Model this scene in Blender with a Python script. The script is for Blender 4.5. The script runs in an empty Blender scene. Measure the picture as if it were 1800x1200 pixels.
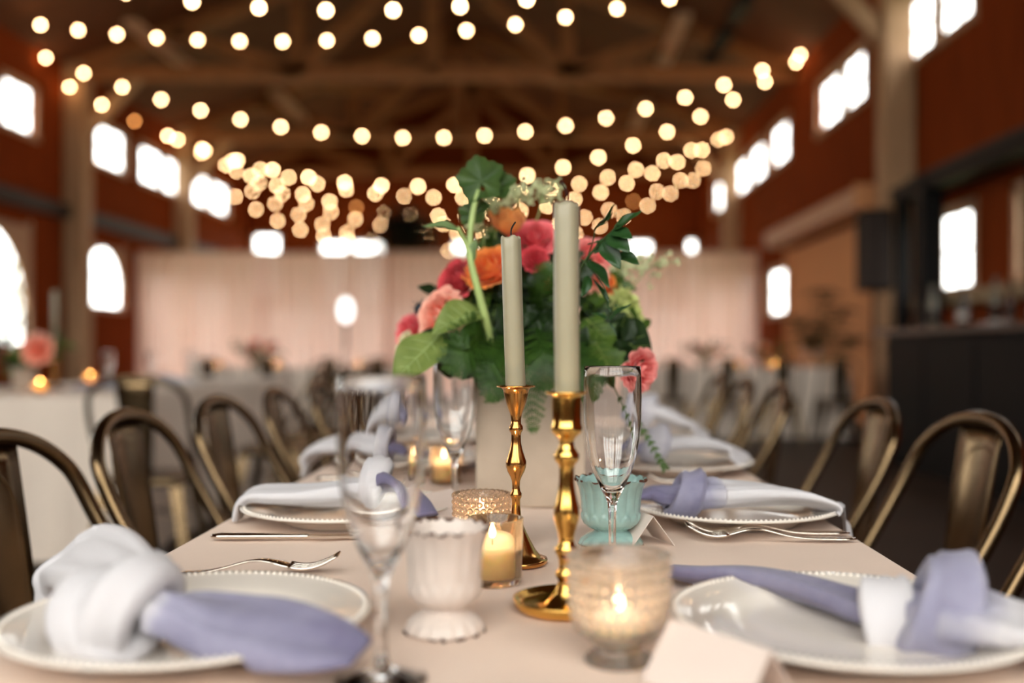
import bpy, math, random
from mathutils import Vector, Matrix, Euler, Quaternion
R = math.radians
PI = math.pi
random.seed(7)
scn = bpy.context.scene
COL = scn.collection

# ---------------------------------------------------------------- camera
CAM_Z = 0.965
FPX = 1750.0                      # focal length in pixels of the 1800 px frame
cam_d = bpy.data.cameras.new('camera')
cam = bpy.data.objects.new('camera', cam_d)
COL.objects.link(cam)
cam_d.sensor_width = 36.0
cam_d.lens = 36.0 * FPX / 1800.0
cam_d.shift_x = -53.0 / 1800.0
cam_d.shift_y = 10.0 / 1800.0
cam_d.clip_start = 0.02
cam_d.clip_end = 200
cam.location = (0, 0, CAM_Z)
cam.rotation_euler = (R(90), 0, 0)
cam_d.dof.use_dof = True
cam_d.dof.focus_distance = 1.03
cam_d.dof.aperture_fstop = 1.95
scn.camera = cam

# ---------------------------------------------------------------- world, daylight, exposure
SKY = 8.8
w = bpy.data.worlds.new('overcast_sky')
scn.world = w
w.use_nodes = True
bg = w.node_tree.nodes['Background']
bg.inputs['Color'].default_value = (1.0, 0.955, 0.905, 1)
bg.inputs['Strength'].default_value = SKY

def portal(name, loc, rot, sx, sy):
    l = bpy.data.lights.new(name, 'AREA')
    l.shape = 'RECTANGLE'
    l.size = sx
    l.size_y = sy
    l.cycles.is_portal = True
    o = bpy.data.objects.new(name, l)
    COL.objects.link(o)
    o.location = loc
    o.rotation_euler = rot
    return o
ADDED_WIN_Y, ADDED_WIN_X0, ADDED_WIN_X1, ADDED_WIN_Z, ADDED_WIN_H = -2.0, -4.3, 2.5, 1.42, 5.25  # unseen window added behind the camera, sized for the light on the table
portal('daylight_added_front', ((ADDED_WIN_X0 + ADDED_WIN_X1) / 2, ADDED_WIN_Y, (ADDED_WIN_Z + ADDED_WIN_H) / 2), (R(90), 0, 0), ADDED_WIN_X1 - ADDED_WIN_X0, ADDED_WIN_H - ADDED_WIN_Z)

portal('daylight_left_glass_door', (-7.39, 21.15, 1.2), (0, R(-90), 0), 2.3, 4.9)
portal('daylight_right_glass_door', (3.98, 21.25, 1.2), (0, R(90), 0), 2.3, 5.1)
portal('daylight_far_glass_left', (-4.25, 25.0, 1.0), (R(-90), 0, 0), 5.9, 1.9)
portal('daylight_far_glass_right', (1.35, 25.0, 1.0), (R(-90), 0, 0), 4.9, 1.9)
scn.view_settings.view_transform = 'Standard'
scn.view_settings.look = 'None'
scn.view_settings.exposure = 0.0
scn.view_settings.gamma = 1.0
scn.view_settings.use_curve_mapping = False
cy = scn.cycles
cy.use_denoising = True
try:
    cy.denoiser = 'OPENIMAGEDENOISE'
except Exception:
    pass
cy.max_bounces = 10
cy.diffuse_bounces = 4
cy.glossy_bounces = 4
cy.transmission_bounces = 10
cy.transparent_max_bounces = 12
cy.sample_clamp_indirect = 12.0
cy.blur_glossy = 0.5
cy.use_light_tree = True

# ---------------------------------------------------------------- helpers
def at(x, y, d):
    """point seen at pixel x, y of the photograph, d metres down the room"""
    return Vector(((x - 953.0) / FPX * d, d, CAM_Z - (y - 610.0) / FPX * d))

def lin(c):
    r = []
    for v in c[:3]:
        v = v / 255.0
        r.append(v / 12.92 if v <= 0.04045 else ((v + 0.055) / 1.055) ** 2.4)
    return (r[0], r[1], r[2], 1.0)

MATS = {}
def mat(name, rgb, rough=0.6, metal=0.0, var=0.06, scale=30.0, bump=0.0, bscale=None, spec=0.5,
        trans=0.0, ior=1.45, emit=None, estr=0.0, sheen=0.0, sss=0.0, sssr=(0.01, 0.006, 0.004), stretch=None, coat=0.0):
    if name in MATS:
        return MATS[name]
    m = bpy.data.materials.new(name)
    m.use_nodes = True
    nt = m.node_tree
    b = nt.nodes['Principled BSDF']
    c = lin(rgb)
    b.inputs['Base Color'].default_value = c
    b.inputs['Roughness'].default_value = rough
    b.inputs['Metallic'].default_value = metal
    b.inputs['Specular IOR Level'].default_value = spec
    b.inputs['IOR'].default_value = ior
    b.inputs['Transmission Weight'].default_value = trans
    if coat:
        b.inputs['Coat Weight'].default_value = coat
        b.inputs['Coat Roughness'].default_value = 0.06
    if sheen:
        b.inputs['Sheen Weight'].default_value = sheen
    if sss:
        b.inputs['Subsurface Weight'].default_value = sss
        b.inputs['Subsurface Radius'].default_value = sssr
        b.inputs['Subsurface Scale'].default_value = 1.0
    if emit is not None:
        b.inputs['Emission Color'].default_value = emit
        b.inputs['Emission Strength'].default_value = estr
    if var > 0 or bump > 0:
        tc = nt.nodes.new('ShaderNodeTexCoord')
        mp = nt.nodes.new('ShaderNodeMapping')
        if stretch:
            mp.inputs['Scale'].default_value = stretch
        nt.links.new(tc.outputs['Object'], mp.inputs['Vector'])
        nz = nt.nodes.new('ShaderNodeTexNoise')
        nz.inputs['Scale'].default_value = scale
        nz.inputs['Detail'].default_value = 4
        nt.links.new(mp.outputs['Vector'], nz.inputs['Vector'])
        if var > 0:
            rp = nt.nodes.new('ShaderNodeValToRGB')
            rp.color_ramp.elements[0].position = 0.3
            rp.color_ramp.elements[1].position = 0.7
            rp.color_ramp.elements[0].color = (c[0] * (1 - var), c[1] * (1 - var), c[2] * (1 - var), 1)
            rp.color_ramp.elements[1].color = (min(1, c[0] * (1 + var)), min(1, c[1] * (1 + var)), min(1, c[2] * (1 + var)), 1)
            nt.links.new(nz.outputs['Fac'], rp.inputs['Fac'])
            nt.links.new(rp.outputs['Color'], b.inputs['Base Color'])
        if bump > 0:
            n2 = nt.nodes.new('ShaderNodeTexNoise')
            n2.inputs['Scale'].default_value = bscale or scale
            n2.inputs['Detail'].default_value = 5
            nt.links.new(mp.outputs['Vector'], n2.inputs['Vector'])
            bp = nt.nodes.new('ShaderNodeBump')
            bp.inputs['Strength'].default_value = bump
            bp.inputs['Distance'].default_value = 0.01
            nt.links.new(n2.outputs['Fac'], bp.inputs['Height'])
            nt.links.new(bp.outputs['Normal'], b.inputs['Normal'])
    MATS[name] = m
    return m

def glass_mat(name, tint=(255, 255, 255), rough=0.0, ior=1.45):
    return mat(name, tint, rough=rough, var=0, trans=1.0, ior=ior)

def emit_mat(name, col, strength):
    if name in MATS:
        return MATS[name]
    m = bpy.data.materials.new(name)
    m.use_nodes = True
    nt = m.node_tree
    nt.nodes.clear()
    e = nt.nodes.new('ShaderNodeEmission')
    e.inputs['Color'].default_value = (col[0], col[1], col[2], 1)
    e.inputs['Strength'].default_value = strength
    o = nt.nodes.new('ShaderNodeOutputMaterial')
    nt.links.new(e.outputs[0], o.inputs['Surface'])
    MATS[name] = m
    return m

class MB:
    def __init__(s):
        s.v = []
        s.f = []
        s.col = None
    def add(s, vs, fs):
        n = len(s.v)
        s.v += [tuple(p) for p in vs]
        s.f += [tuple(i + n for i in f) for f in fs]
        return s
    def box(s, c, size, rot=None):
        hx, hy, hz = size[0] / 2, size[1] / 2, size[2] / 2
        vs = [Vector((x, y, z)) for z in (-hz, hz) for y in (-hy, hy) for x in (-hx, hx)]
        if rot is not None:
            vs = [rot @ p for p in vs]
        c = Vector(c)
        return s.add([p + c for p in vs], [(0, 2, 3, 1), (4, 5, 7, 6), (0, 1, 5, 4), (2, 6, 7, 3), (0, 4, 6, 2), (1, 3, 7, 5)])
    def bar(s, a, b, wx, wy, up=(0, 0, 1)):
        """box beam from a to b"""
        a = Vector(a); b = Vector(b)
        t = (b - a).normalized()
        u = Vector(up)
        if abs(t.dot(u)) > 0.98:
            u = Vector((0, 1, 0))
        sd = t.cross(u).normalized()
        u2 = sd.cross(t).normalized()
        vs = []
        for p in (a, b):
            for q, r in ((-1, -1), (1, -1), (1, 1), (-1, 1)):
                vs.append(p + sd * (q * wx / 2) + u2 * (r * wy / 2))
        return s.add(vs, [(0, 1, 2, 3), (7, 6, 5, 4), (0, 4, 5, 1), (1, 5, 6, 2), (2, 6, 7, 3), (3, 7, 4, 0)])
    def lathe(s, prof, seg=32, c=(0, 0, 0), fn=None, close=True):
        """profile of (r, z); fn(theta, k, r, z) -> (r, z) may shape it"""
        n0 = len(s.v)
        cx, cyy, cz = c
        rows = []
        for k, (r, z) in enumerate(prof):
            if r < 1e-6:
                s.v.append((cx, cyy, cz + z))
                rows.append([len(s.v) - 1])
            else:
                row = []
                for i in range(seg):
                    t = 2 * PI * i / seg
                    rr, zz = (fn(t, k, r, z) if fn else (r, z))
                    s.v.append((cx + rr * math.cos(t), cyy + rr * math.sin(t), cz + zz))
                    row.append(len(s.v) - 1)
                rows.append(row)
        for a, b in zip(rows[:-1], rows[1:]):
            if len(a) == 1 and len(b) == 1:
                continue
            for i in range(seg):
                j = (i + 1) % seg
                if len(a) == 1:
                    s.f.append((a[0], b[j], b[i]))
                elif len(b) == 1:
                    s.f.append((a[i], a[j], b[0]))
                else:
                    s.f.append((a[i], a[j], b[j], b[i]))
        return s
    def tube(s, pts, rad, seg=10, cap=True, closed=False):
        pts = [Vector(p) for p in pts]
        n = len(pts)
        rad = rad if isinstance(rad, (list, tuple)) else [rad] * n
        ref = Vector((0, 0, 1))
        t0 = (pts[1] - pts[0]).normalized()
        if abs(t0.dot(ref)) > 0.9:
            ref = Vector((1, 0, 0))
        nrm = t0.cross(ref).normalized()
        rows = []
        for i in range(n):
            if closed:
                t = (pts[(i + 1) % n] - pts[i - 1]).normalized()
            else:
                t = (pts[min(i + 1, n - 1)] - pts[max(i - 1, 0)]).normalized()
            nrm = (nrm - t * nrm.dot(t)).normalized()
            bn = t.cross(nrm)
            row = []
            for k in range(seg):
                a = 2 * PI * k / seg
                s.v.append(tuple(pts[i] + (nrm * math.cos(a) + bn * math.sin(a)) * rad[i]))
                row.append(len(s.v) - 1)
            rows.append(row)
        m = n if closed else n - 1
        for i in range(m):
            a, b = rows[i], rows[(i + 1) % n]
            for k in range(seg):
                j = (k + 1) % seg
                s.f.append((a[k], a[j], b[j], b[k]))
        if cap and not closed:
            s.f.append(tuple(reversed(rows[0])))
            s.f.append(tuple(rows[-1]))
        return s
    def sphere(s, c, r, seg=10, rings=6, sc=(1, 1, 1)):
        pr = [(0, -r * sc[2])] + [(r * math.sin(PI * i / rings), -r * sc[2] * math.cos(PI * i / rings)) for i in range(1, rings)] + [(0, r * sc[2])]
        return s.lathe(pr, seg, c)
    def grid(s, nu, nv, fn, closed_u=False):
        n0 = len(s.v)
        for j in range(nv):
            for i in range(nu):
                s.v.append(tuple(fn(i / (nu if closed_u else nu - 1), j / (nv - 1))))
        for j in range(nv - 1):
            for i in range(nu if closed_u else nu - 1):
                i2 = (i + 1) % nu
                s.f.append((n0 + j * nu + i, n0 + j * nu + i2, n0 + (j + 1) * nu + i2, n0 + (j + 1) * nu + i))
        return s
    def mesh(s, name, m, smooth=True):
        me = bpy.data.meshes.new(name)
        me.from_pydata(s.v, [], s.f)
        me.update()
        if smooth:
            me.polygons.foreach_set('use_smooth', [True] * len(me.polygons))
        if m:
            me.materials.append(m)
        return me
    def build(s, name, m, parent=None, smooth=True, loc=None, rot=None):
        return put(name, s.mesh(name, m, smooth), parent, loc, rot)

def put(name, me, parent=None, loc=None, rot=None, scale=None):
    o = bpy.data.objects.new(name, me)
    COL.objects.link(o)
    if parent is not None:
        o.parent = parent
    if loc is not None:
        o.location = loc
    if rot is not None:
        if isinstance(rot, Quaternion):
            o.rotation_mode = 'QUATERNION'
            o.rotation_quaternion = rot
        else:
            o.rotation_euler = rot
    if scale is not None:
        o.scale = scale
    return o

def bevel(o, wdt, seg=2):
    b = o.modifiers.new('bevel', 'BEVEL')
    b.width = wdt
    b.segments = seg
    b.limit_method = 'ANGLE'
    return o
def sub(o, n=1):
    b = o.modifiers.new('subdiv', 'SUBSURF')
    b.levels = n
    b.render_levels = n
    return o

def tag(o, label=None, cat=None, group=None, kind=None):
    if label: o['label'] = label
    if cat: o['category'] = cat
    if group: o['group'] = group
    if kind: o['kind'] = kind
    return o
def thing(name, label, cat, loc=(0, 0, 0), rz=0.0, group=None, rot=None):
    o = bpy.data.objects.new(name, None)
    o.empty_display_size = 0.05
    COL.objects.link(o)
    o.location = loc
    o.rotation_euler = rot if rot is not None else (0, 0, rz)
    return tag(o, label, cat, group)
def struct(o):
    o['kind'] = 'structure'
    return o
def dup(root, loc=None, rz=None, label=None, group=None, rot=None):
    def cp(o, par):
        c = o.copy()
        COL.objects.link(c)
        c.parent = par
        for ch in o.children:
            cp(ch, c)
        return c
    r = cp(root, None)
    if loc is not None: r.location = loc
    if rz is not None: r.rotation_euler = (0, 0, rz)
    if rot is not None: r.rotation_euler = rot
    if label: r['label'] = label
    if group: r['group'] = group
    return r

def catmull(pts, n):
    """pts: tuples of equal length; returns n interpolated tuples"""
    m = len(pts)
    out = []
    for i in range(n):
        t = i / (n - 1) * (m - 1)
        k = min(int(t), m - 2)
        u = t - k
        p0 = pts[max(k - 1, 0)]; p1 = pts[k]; p2 = pts[k + 1]; p3 = pts[min(k + 2, m - 1)]
        out.append(tuple(0.5 * (2 * b + (c - a) * u + (2 * a - 5 * b + 4 * c - d) * u * u + (3 * b - a - 3 * c + d) * u ** 3)
                         for a, b, c, d in zip(p0, p1, p2, p3)))
    return out
# ================================================================ THE SETTING
XL, XR, YN, YF = -7.39, 3.98, -2.0, 25.0
EAVE, RIDGE = 5.35, 7.5
XM = (XL + XR) / 2
M_wall = mat('barn_board_red', (128, 56, 21), 0.95, spec=0.08, var=0.25, scale=3.0, bump=0.25, bscale=6, stretch=(0.4, 9, 0.4))
M_wallf = mat('barn_board_far', (120, 54, 21), 0.95, spec=0.08, var=0.25, scale=3.0, bump=0.25, bscale=6, stretch=(9, 0.4, 0.4))
M_roof = mat('roof_board', (104, 62, 37), 0.8, var=0.25, scale=2.5, stretch=(0.5, 6, 0.5))
M_timber = mat('old_timber', (156, 102, 60), 0.7, var=0.2, scale=6)
M_post = mat('pale_timber', (176, 140, 104), 0.65, var=0.15, scale=8, stretch=(3, 3, 0.4))
M_floor = mat('dark_concrete', (58, 42, 34), 0.55, var=0.25, scale=2.0, bump=0.05)
M_frame = mat('window_timber', (190, 150, 118), 0.6, var=0.1, scale=10)
M_black = mat('black_paint', (10, 8, 8), 0.6, var=0.1, spec=0.2)
M_dark = mat('dark_beam', (46, 30, 22), 0.6, var=0.2)

# window pane: clear glass that lets the day in
M_pane = bpy.data.materials.new('window_glass')
M_pane.use_nodes = True
_nt = M_pane.node_tree
_nt.nodes.clear()
_t = _nt.nodes.new('ShaderNodeBsdfTransparent'); _t.inputs['Color'].default_value = (0.93, 0.95, 0.95, 1)
_g = _nt.nodes.new('ShaderNodeBsdfGlossy'); _g.inputs['Roughness'].default_value = 0.03
_x = _nt.nodes.new('ShaderNodeMixShader'); _x.inputs[0].default_value = 0.06
_o = _nt.nodes.new('ShaderNodeOutputMaterial')
_nt.links.new(_t.outputs[0], _x.inputs[1]); _nt.links.new(_g.outputs[0], _x.inputs[2]); _nt.links.new(_x.outputs[0], _o.inputs['Surface'])

def holes_wall(mb, a0, a1, z0, z1, holes, place):
    """rectangles of a wall around its openings; place(a0,a1,z0,z1) adds a box"""
    As = sorted(set([a0, a1] + [h[0] for h in holes] + [h[1] for h in holes]))
    Zs = sorted(set([z0, z1] + [h[2] for h in holes] + [h[3] for h in holes]))
    As = [a for a in As if a0 <= a <= a1]
    Zs = [z for z in Zs if z0 <= z <= z1]
    for p, q in zip(As[:-1], As[1:]):
        run = None
        for r, t in zip(Zs[:-1], Zs[1:]):
            cx, cz = (p + q) / 2, (r + t) / 2
            hit = any(h[0] < cx < h[1] and h[2] < cz < h[3] for h in holes)
            if hit:
                if run: place(p, q, run[0], run[1])
                run = None
            else:
                run = (run[0], t) if run else (r, t)
        if run: place(p, q, run[0], run[1])

# floor, ground outside
mb = MB(); mb.box(((XL + XR) / 2, (YN + YF) / 2, -0.05), (XR - XL + 0.4, YF - YN + 0.4, 0.1))
struct(mb.build('floor', M_floor, smooth=False))
mb = MB(); mb.box((-2, 10, -0.22), (90, 90, 0.2))
M_grass = mat('lawn', (96, 108, 62), 0.9, var=0.2, scale=2)
tag(struct(mb.build('ground', M_grass, smooth=False)))

UP = (4.05, 4.68)                      # upper window row
right_up = [(3.2, 4.1), (4.2, 5.1), (6.1, 7.0), (7.1, 8.0), (9.2, 10.02), (10.14, 11.02), (12.28, 13.17), (13.27, 14.3),
            (16.1, 17.3), (17.8, 19.0), (19.2, 20.5), (21.0, 23.0)]
right_low = [(7.4, 8.3), (9.2, 10.02), (16.2, 17.5)]
left_up = [(2.6, 3.5), (3.6, 4.5), (7.2, 8.1), (8.2, 9.1), (10.6, 11.5), (13.64, 14.48), (16.5, 17.64), (18.34, 19.36), (19.45, 20.5), (21.1, 22.07), (22.26, 23.4)]
LOW = (1.55, 2.25)
WT = 0.07
win_n = [0]
def window_x(X, side, a0, a1, z0, z1, arch=False, cols=1, sash=True):
    """window in a side wall: frame, muntins, pane"""
    win_n[0] += 1
    o = struct(thing('window_%d' % win_n[0], None, None, (X, (a0 + a1) / 2, z0)))
    wd, ht = a1 - a0, z1 - z0
    f = MB()
    fx = -side * 0.005
    for yy in (-wd / 2 - 0.045, wd / 2 + 0.045):
        f.box((fx, yy, ht / 2), (WT + 0.03, 0.09, ht + 0.16))
    f.box((fx, 0, -0.045), (WT + 0.06, wd + 0.2, 0.09))
    if not arch:
        f.box((fx, 0, ht + 0.045), (WT + 0.03, wd + 0.16, 0.09))
    else:
        pts = [(fx, wd / 2 * math.cos(t), ht - wd / 2 + wd / 2 * math.sin(t)) for t in [PI * i / 20 for i in range(21)]]
        f.tube(pts, 0.035, 8)
        # spandrels close the corners above the arch
        n = 12
        for s_ in (-1, 1):
            for i in range(n):
                t0, t1 = PI / 2 * i / n, PI / 2 * (i + 1) / n
                y0, y1 = wd / 2 * math.cos(t1), wd / 2 * math.cos(t0)
                zb = ht - wd / 2 + wd / 2 * math.sin((t0 + t1) / 2)
                f.box((0, s_ * (y0 + y1) / 2, (zb + ht) / 2 + 0.01), (WT, y1 - y0 + 0.001, ht - zb + 0.02))
    f.build('window_frame', M_frame, o, smooth=False)
    g = MB()
    g.box((side * 0.015, 0, ht / 2), (0.006, wd, ht))
    g.build('pane', M_pane, o, smooth=False)
    for k in range(1, 2 if wd < 1.6 else 3):
        b = MB(); b.box((side * 0.015, -wd / 2 + wd * k / (2 if wd < 1.6 else 3), ht / 2), (0.012, 0.03, ht)); b.build('muntin', M_frame, o, smooth=False)
    b = MB(); b.box((side * 0.015, 0, ht * 0.5), (0.012, wd, 0.022)); b.build('muntin', M_frame, o, smooth=False)
    return o

# right wall
hr = [(a, b, UP[0], UP[1]) for a, b in right_up] + [(a, b, LOW[0], LOW[1]) for a, b in right_low]
DR = (11.6, 16.0, 0.0, 2.52)          # roll-up door
hr_all = hr + [DR, (18.7, 23.8, 0.05, 2.35)]  # last opening is glazing hidden by the drape, enlarged to backlight it
mb = MB()
holes_wall(mb, YN, YF, 0, EAVE + 0.12, hr_all, lambda a, b, c, d: mb.box((XR + WT / 2, (a + b) / 2, (c + d) / 2), (WT, b - a, d - c)))
wr = struct(mb.build('wall_right', M_wall, smooth=False))
for a, b, c, d in hr + [(18.7, 23.8, 0.05, 2.35)]:
    window_x(XR + WT / 2, 1, a, b, c, d)
# left wall
ARCH = [(11.9, 14.30, 0.95, 2.70), (16.10, 17.55, 1.66, 2.66)]
hl = [(a, b, UP[0], UP[1]) for a, b in left_up]
LDOOR = (18.7, 23.6, 0.05, 2.35)  # glass door out of sight behind the drape, made larger to backlight it
mb = MB()
holes_wall(mb, YN, YF, 0, EAVE + 0.12, hl + ARCH + [LDOOR, (4.6, 6.2, 0.95, 2.78), (8.0, 9.6, 0.95, 2.78)], lambda a, b, c, d: mb.box((XL - WT / 2, (a + b) / 2, (c + d) / 2), (WT, b - a, d - c)))
wl = struct(mb.build('wall_left', M_wall, smooth=False))
for a, b, c, d in hl + [LDOOR]:
    window_x(XL - WT / 2, -1, a, b, c, d)
for a, b, c, d in ARCH + [(4.6, 6.2, 0.95, 2.78), (8.0, 9.6, 0.95, 2.78)]:
    window_x(XL - WT / 2, -1, a, b, c, d, arch=True)
# far gable wall
far_w = [(-5.52, -4.90, 2.0, 3.58), (-4.72, -3.98, 2.0, 3.58), (-2.2, -1.75, 2.0, 3.58), (2.2, 2.72, 2.0, 3.58), (-7.2, -6.62, 2.2, 3.75), (3.66, 3.84, 2.2, 3.62)]
far_g = [(-1.1, 3.8, 0.05, 1.9), (-7.2, -1.3, 0.05, 1.9)]  # low glazing hidden behind the drape, widened to brighten the fabric from the back
mb = MB()
holes_wall(mb, XL, XR, 0, EAVE, far_w + far_g, lambda a, b, c, d: mb.box(((a + b) / 2, YF + WT / 2, (c + d) / 2), (b - a, WT, d - c)))
mb.add([(XL, YF, EAVE), (XR, YF, EAVE), (XM, YF, RIDGE), (XL, YF + WT, EAVE), (XR, YF + WT, EAVE), (XM, YF + WT, RIDGE)],
       [(0, 1, 2), (5, 4, 3), (0, 2, 5, 3), (1, 4, 5, 2), (0, 3, 4, 1)])
struct(mb.build('wall_far', M_wallf, smooth=False))
for a, b, c, d in far_w + far_g:
    win_n[0] += 1
    o = struct(thing('window_%d' % win_n[0], None, None, ((a + b) / 2, YF + WT / 2, c)))
    wd, ht = b - a, d - c
    f = MB()
    for xx in (-wd / 2 - 0.03, wd / 2 + 0.03):
        f.box((xx, -0.02, ht / 2), (0.07, WT + 0.06, ht + 0.14))
    f.box((0, -0.02, -0.035), (wd + 0.14, WT + 0.1, 0.07)); f.box((0, -0.02, ht + 0.035), (wd + 0.14, WT + 0.06, 0.07))
    f.build('window_frame', M_frame, o, smooth=False)
    g = MB(); g.box((0, 0.02, ht / 2), (wd, 0.006, ht)); g.build('pane', M_pane, o, smooth=False)
    g = MB(); g.box((0, 0.02, ht / 2), (wd, 0.03, 0.022)); g.build('muntin', M_frame, o, smooth=False)
# near gable wall behind the camera, with an added opening shaped to light the table
mb = MB()
holes_wall(mb, XL, XR, 0, EAVE, [(ADDED_WIN_X0, ADDED_WIN_X1, ADDED_WIN_Z, ADDED_WIN_H)], lambda a, b, c, d: mb.box(((a + b) / 2, YN - WT / 2, (c + d) / 2), (b - a, WT, d - c)))
mb.add([(XL, YN, EAVE), (XR, YN, EAVE), (XM, YN, RIDGE), (XL, YN - WT, EAVE), (XR, YN - WT, EAVE), (XM, YN - WT, RIDGE)],
       [(0, 2, 1), (3, 4, 5), (0, 3, 5, 2), (1, 2, 5, 4), (0, 1, 4, 3)])
struct(mb.build('wall_near', M_wallf, smooth=False))
# added glazing, out of view: raised and sized for the light it throws forward
win_n[0] += 1
o = struct(thing('window_%d' % win_n[0], None, None, ((ADDED_WIN_X0 + ADDED_WIN_X1) / 2, YN - WT / 2, ADDED_WIN_Z)))
_w, _h = ADDED_WIN_X1 - ADDED_WIN_X0, ADDED_WIN_H - ADDED_WIN_Z
for k in range(9):
    f = MB(); f.box((-_w / 2 + _w * k / 8, 0, _h / 2), (0.10, 0.14, _h)); f.build('mullion', M_frame, o, smooth=False)
for z in (0.0, 1.7, _h):
    f = MB(); f.box((0, 0, z), (_w, 0.12, 0.10)); f.build('transom', M_frame, o, smooth=False)
for k in range(8):
    for z0, z1 in ((0.05, 1.65), (1.75, _h - 0.05)):
        g = MB(); g.box((-_w / 2 + _w * (k + .5) / 8, 0, (z0 + z1) / 2), (_w / 8 - 0.1, 0.006, z1 - z0)); g.build('pane', M_pane, o, smooth=False)
# ceiling: two roof slopes
mb = MB()
for xe in (XL - 0.3, XR + 0.3):
    ze = RIDGE - (RIDGE - EAVE) * abs(xe - XM) / (XR - XM)
    mb.add([(xe, YN - 0.3, ze), (XM, YN - 0.3, RIDGE), (XM, YF + 0.3, RIDGE), (xe, YF + 0.3, ze),
            (xe, YN - 0.3, ze + 0.14), (XM, YN - 0.3, RIDGE + 0.14), (XM, YF + 0.3, RIDGE + 0.14), (xe, YF + 0.3, ze + 0.14)],
           [(0, 1, 2, 3), (7, 6, 5, 4), (0, 4, 5, 1), (3, 2, 6, 7), (0, 3, 7, 4)])
struct(mb.build('ceiling', M_roof, smooth=False))

# posts and trusses in bays
BAYS = [1.7, 6.3, 10.75, 15.5, 20.1]
ordn = ['first', 'second', 'third', 'fourth', 'fifth', 'sixth', 'seventh', 'eighth']
for i, y in enumerate(BAYS):
    for side, xp in (('left', XL + 0.17), ('right', XR - 0.17)):
        if y < 10 or (side == 'left' and y < 12) or (side == 'right' and y == 15.5): continue
        nearness = ['nearer', '', 'farther'][i - 2] if side == 'right' else ['', 'nearer', 'farther'][i - 2]
        o = thing('timber_post', 'pale square timber post against the %s wall, %s of that wall' % (side, nearness), 'post', (xp, y, 0), group='wall posts')
        b = MB(); b.box((0, 0, EAVE / 2), (0.30, 0.34, EAVE)); b.build('post_shaft', M_post, o, smooth=False)
        s_ = 1 if side == 'left' else -1
        b = MB(); b.bar((0, 0, 4.15), (s_ * 0.95, 0, 5.2), 0.16, 0.16); b.build('knee_brace', M_post, o, smooth=False)
for i, y in enumerate([15.5, 20.1, 24.4]):
    o = thing('roof_truss', 'timber roof truss spanning the hall, %s in view' % ['nearest', 'middle one', 'farthest'][i], 'truss', (XM, y, 5.22), group='roof trusses')
    hw = (XR - XL) / 2
    rise = RIDGE - 5.22 - 0.12
    def rf(x): return rise - (RIDGE - EAVE) * abs(x) / hw
    for nm, a, b_ in (('bottom_chord', (-hw, 0), (hw, 0)), ('rafter', (-hw, rf(-hw)), (0, rise)), ('rafter', (0, rise), (hw, rf(hw))),
                      ('king_post', (0, 0), (0, rise)), ('queen_post', (2.1, 0), (2.1, rf(2.1))), ('queen_post', (-2.1, 0), (-2.1, rf(2.1))),
                      ('web_brace', (2.1, 0), (0, rise * .93)), ('web_brace', (-2.1, 0), (0, rise * .93)),
                      ('web_brace', (2.1, 0), (4.0, rf(4.0))), ('web_brace', (-2.1, 0), (-4.0, rf(4.0)))):
        b = MB(); b.bar((a[0], 0, a[1]), (b_[0], 0, b_[1]), 0.2, 0.24, up=(0, 1, 0)); b.build(nm, M_timber, o, smooth=False)
    # sway braces towards the next bay
    if i < 2:
        for sx in (-3.4, 1.2):
            b = MB(); b.bar((sx, 0.1, 0.1), (sx + 2.2, 4.4, 0.75), 0.14, 0.16); b.build('sway_brace', M_timber, o, smooth=False)

# dark rail along the left wall, header box of the roll-up door, ledge on the right wall
mb = MB(); mb.box((XL + 0.07, 12.5, 3.05), (0.14, 20, 0.22)); struct(mb.build('trim_1', M_dark, smooth=False))
M_ledge = mat('ledge_timber', (150, 128, 96), 0.6, var=0.15)
mb = MB(); mb.box((XR - 0.11, 7.5, 1.42), (0.22, 6.0, 0.12)); struct(mb.build('trim_2', M_ledge, smooth=False))
mb = MB(); mb.box((XR - 0.05, 7.3, 2.62), (0.10, 6.6, 0.26)); struct(mb.build('trim_3', M_dark, smooth=False))

# roll-up door of slats
M_slat = mat('roll_door_slat', (222, 160, 110), 0.7, var=0.05, spec=0.2)
d1 = struct(thing('door_1', None, None, (XR + 0.05, (DR[0] + DR[1]) / 2, 0)))
sl = MB(); sl.box((0, 0, 0.055), (0.035, DR[1] - DR[0], 0.1098)); sl.bar((-0.022, -2.2, 0.03), (-0.022, 2.2, 0.03), 0.012, 0.03)
slm = sl.mesh('slat', M_slat, False)
for k in range(23):
    put('slat', slm, d1, (0, 0, k * 0.11))
b = MB(); b.box((-0.02, 0, 2.5), (0.06, DR[1] - DR[0], 0.1)); b.build('top_seal', M_slat, d1, smooth=False)
for yy in (-2.24, 2.24):
    b = MB(); b.box((-0.06, yy, 1.27), (0.1, 0.1, 2.54)); b.build('guide_rail', M_slat, d1, smooth=False)
hx = thing('door_header_box', 'long pale metal housing above the roll-up door', 'housing', (XR - 0.21, 13.75, 2.56))
b = MB(); b.box((0.0, 0, 0.13), (0.38, 4.7, 0.26)); bevel(b.build('housing', mat('housing_metal', (196, 150, 118), 0.45, var=0.05), hx, smooth=False), 0.05)
b = MB(); b.box((0.0, -2.37, 0.13), (0.40, 0.05, 0.28)); b.build('end_cap', M_slat, hx, smooth=False)

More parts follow.
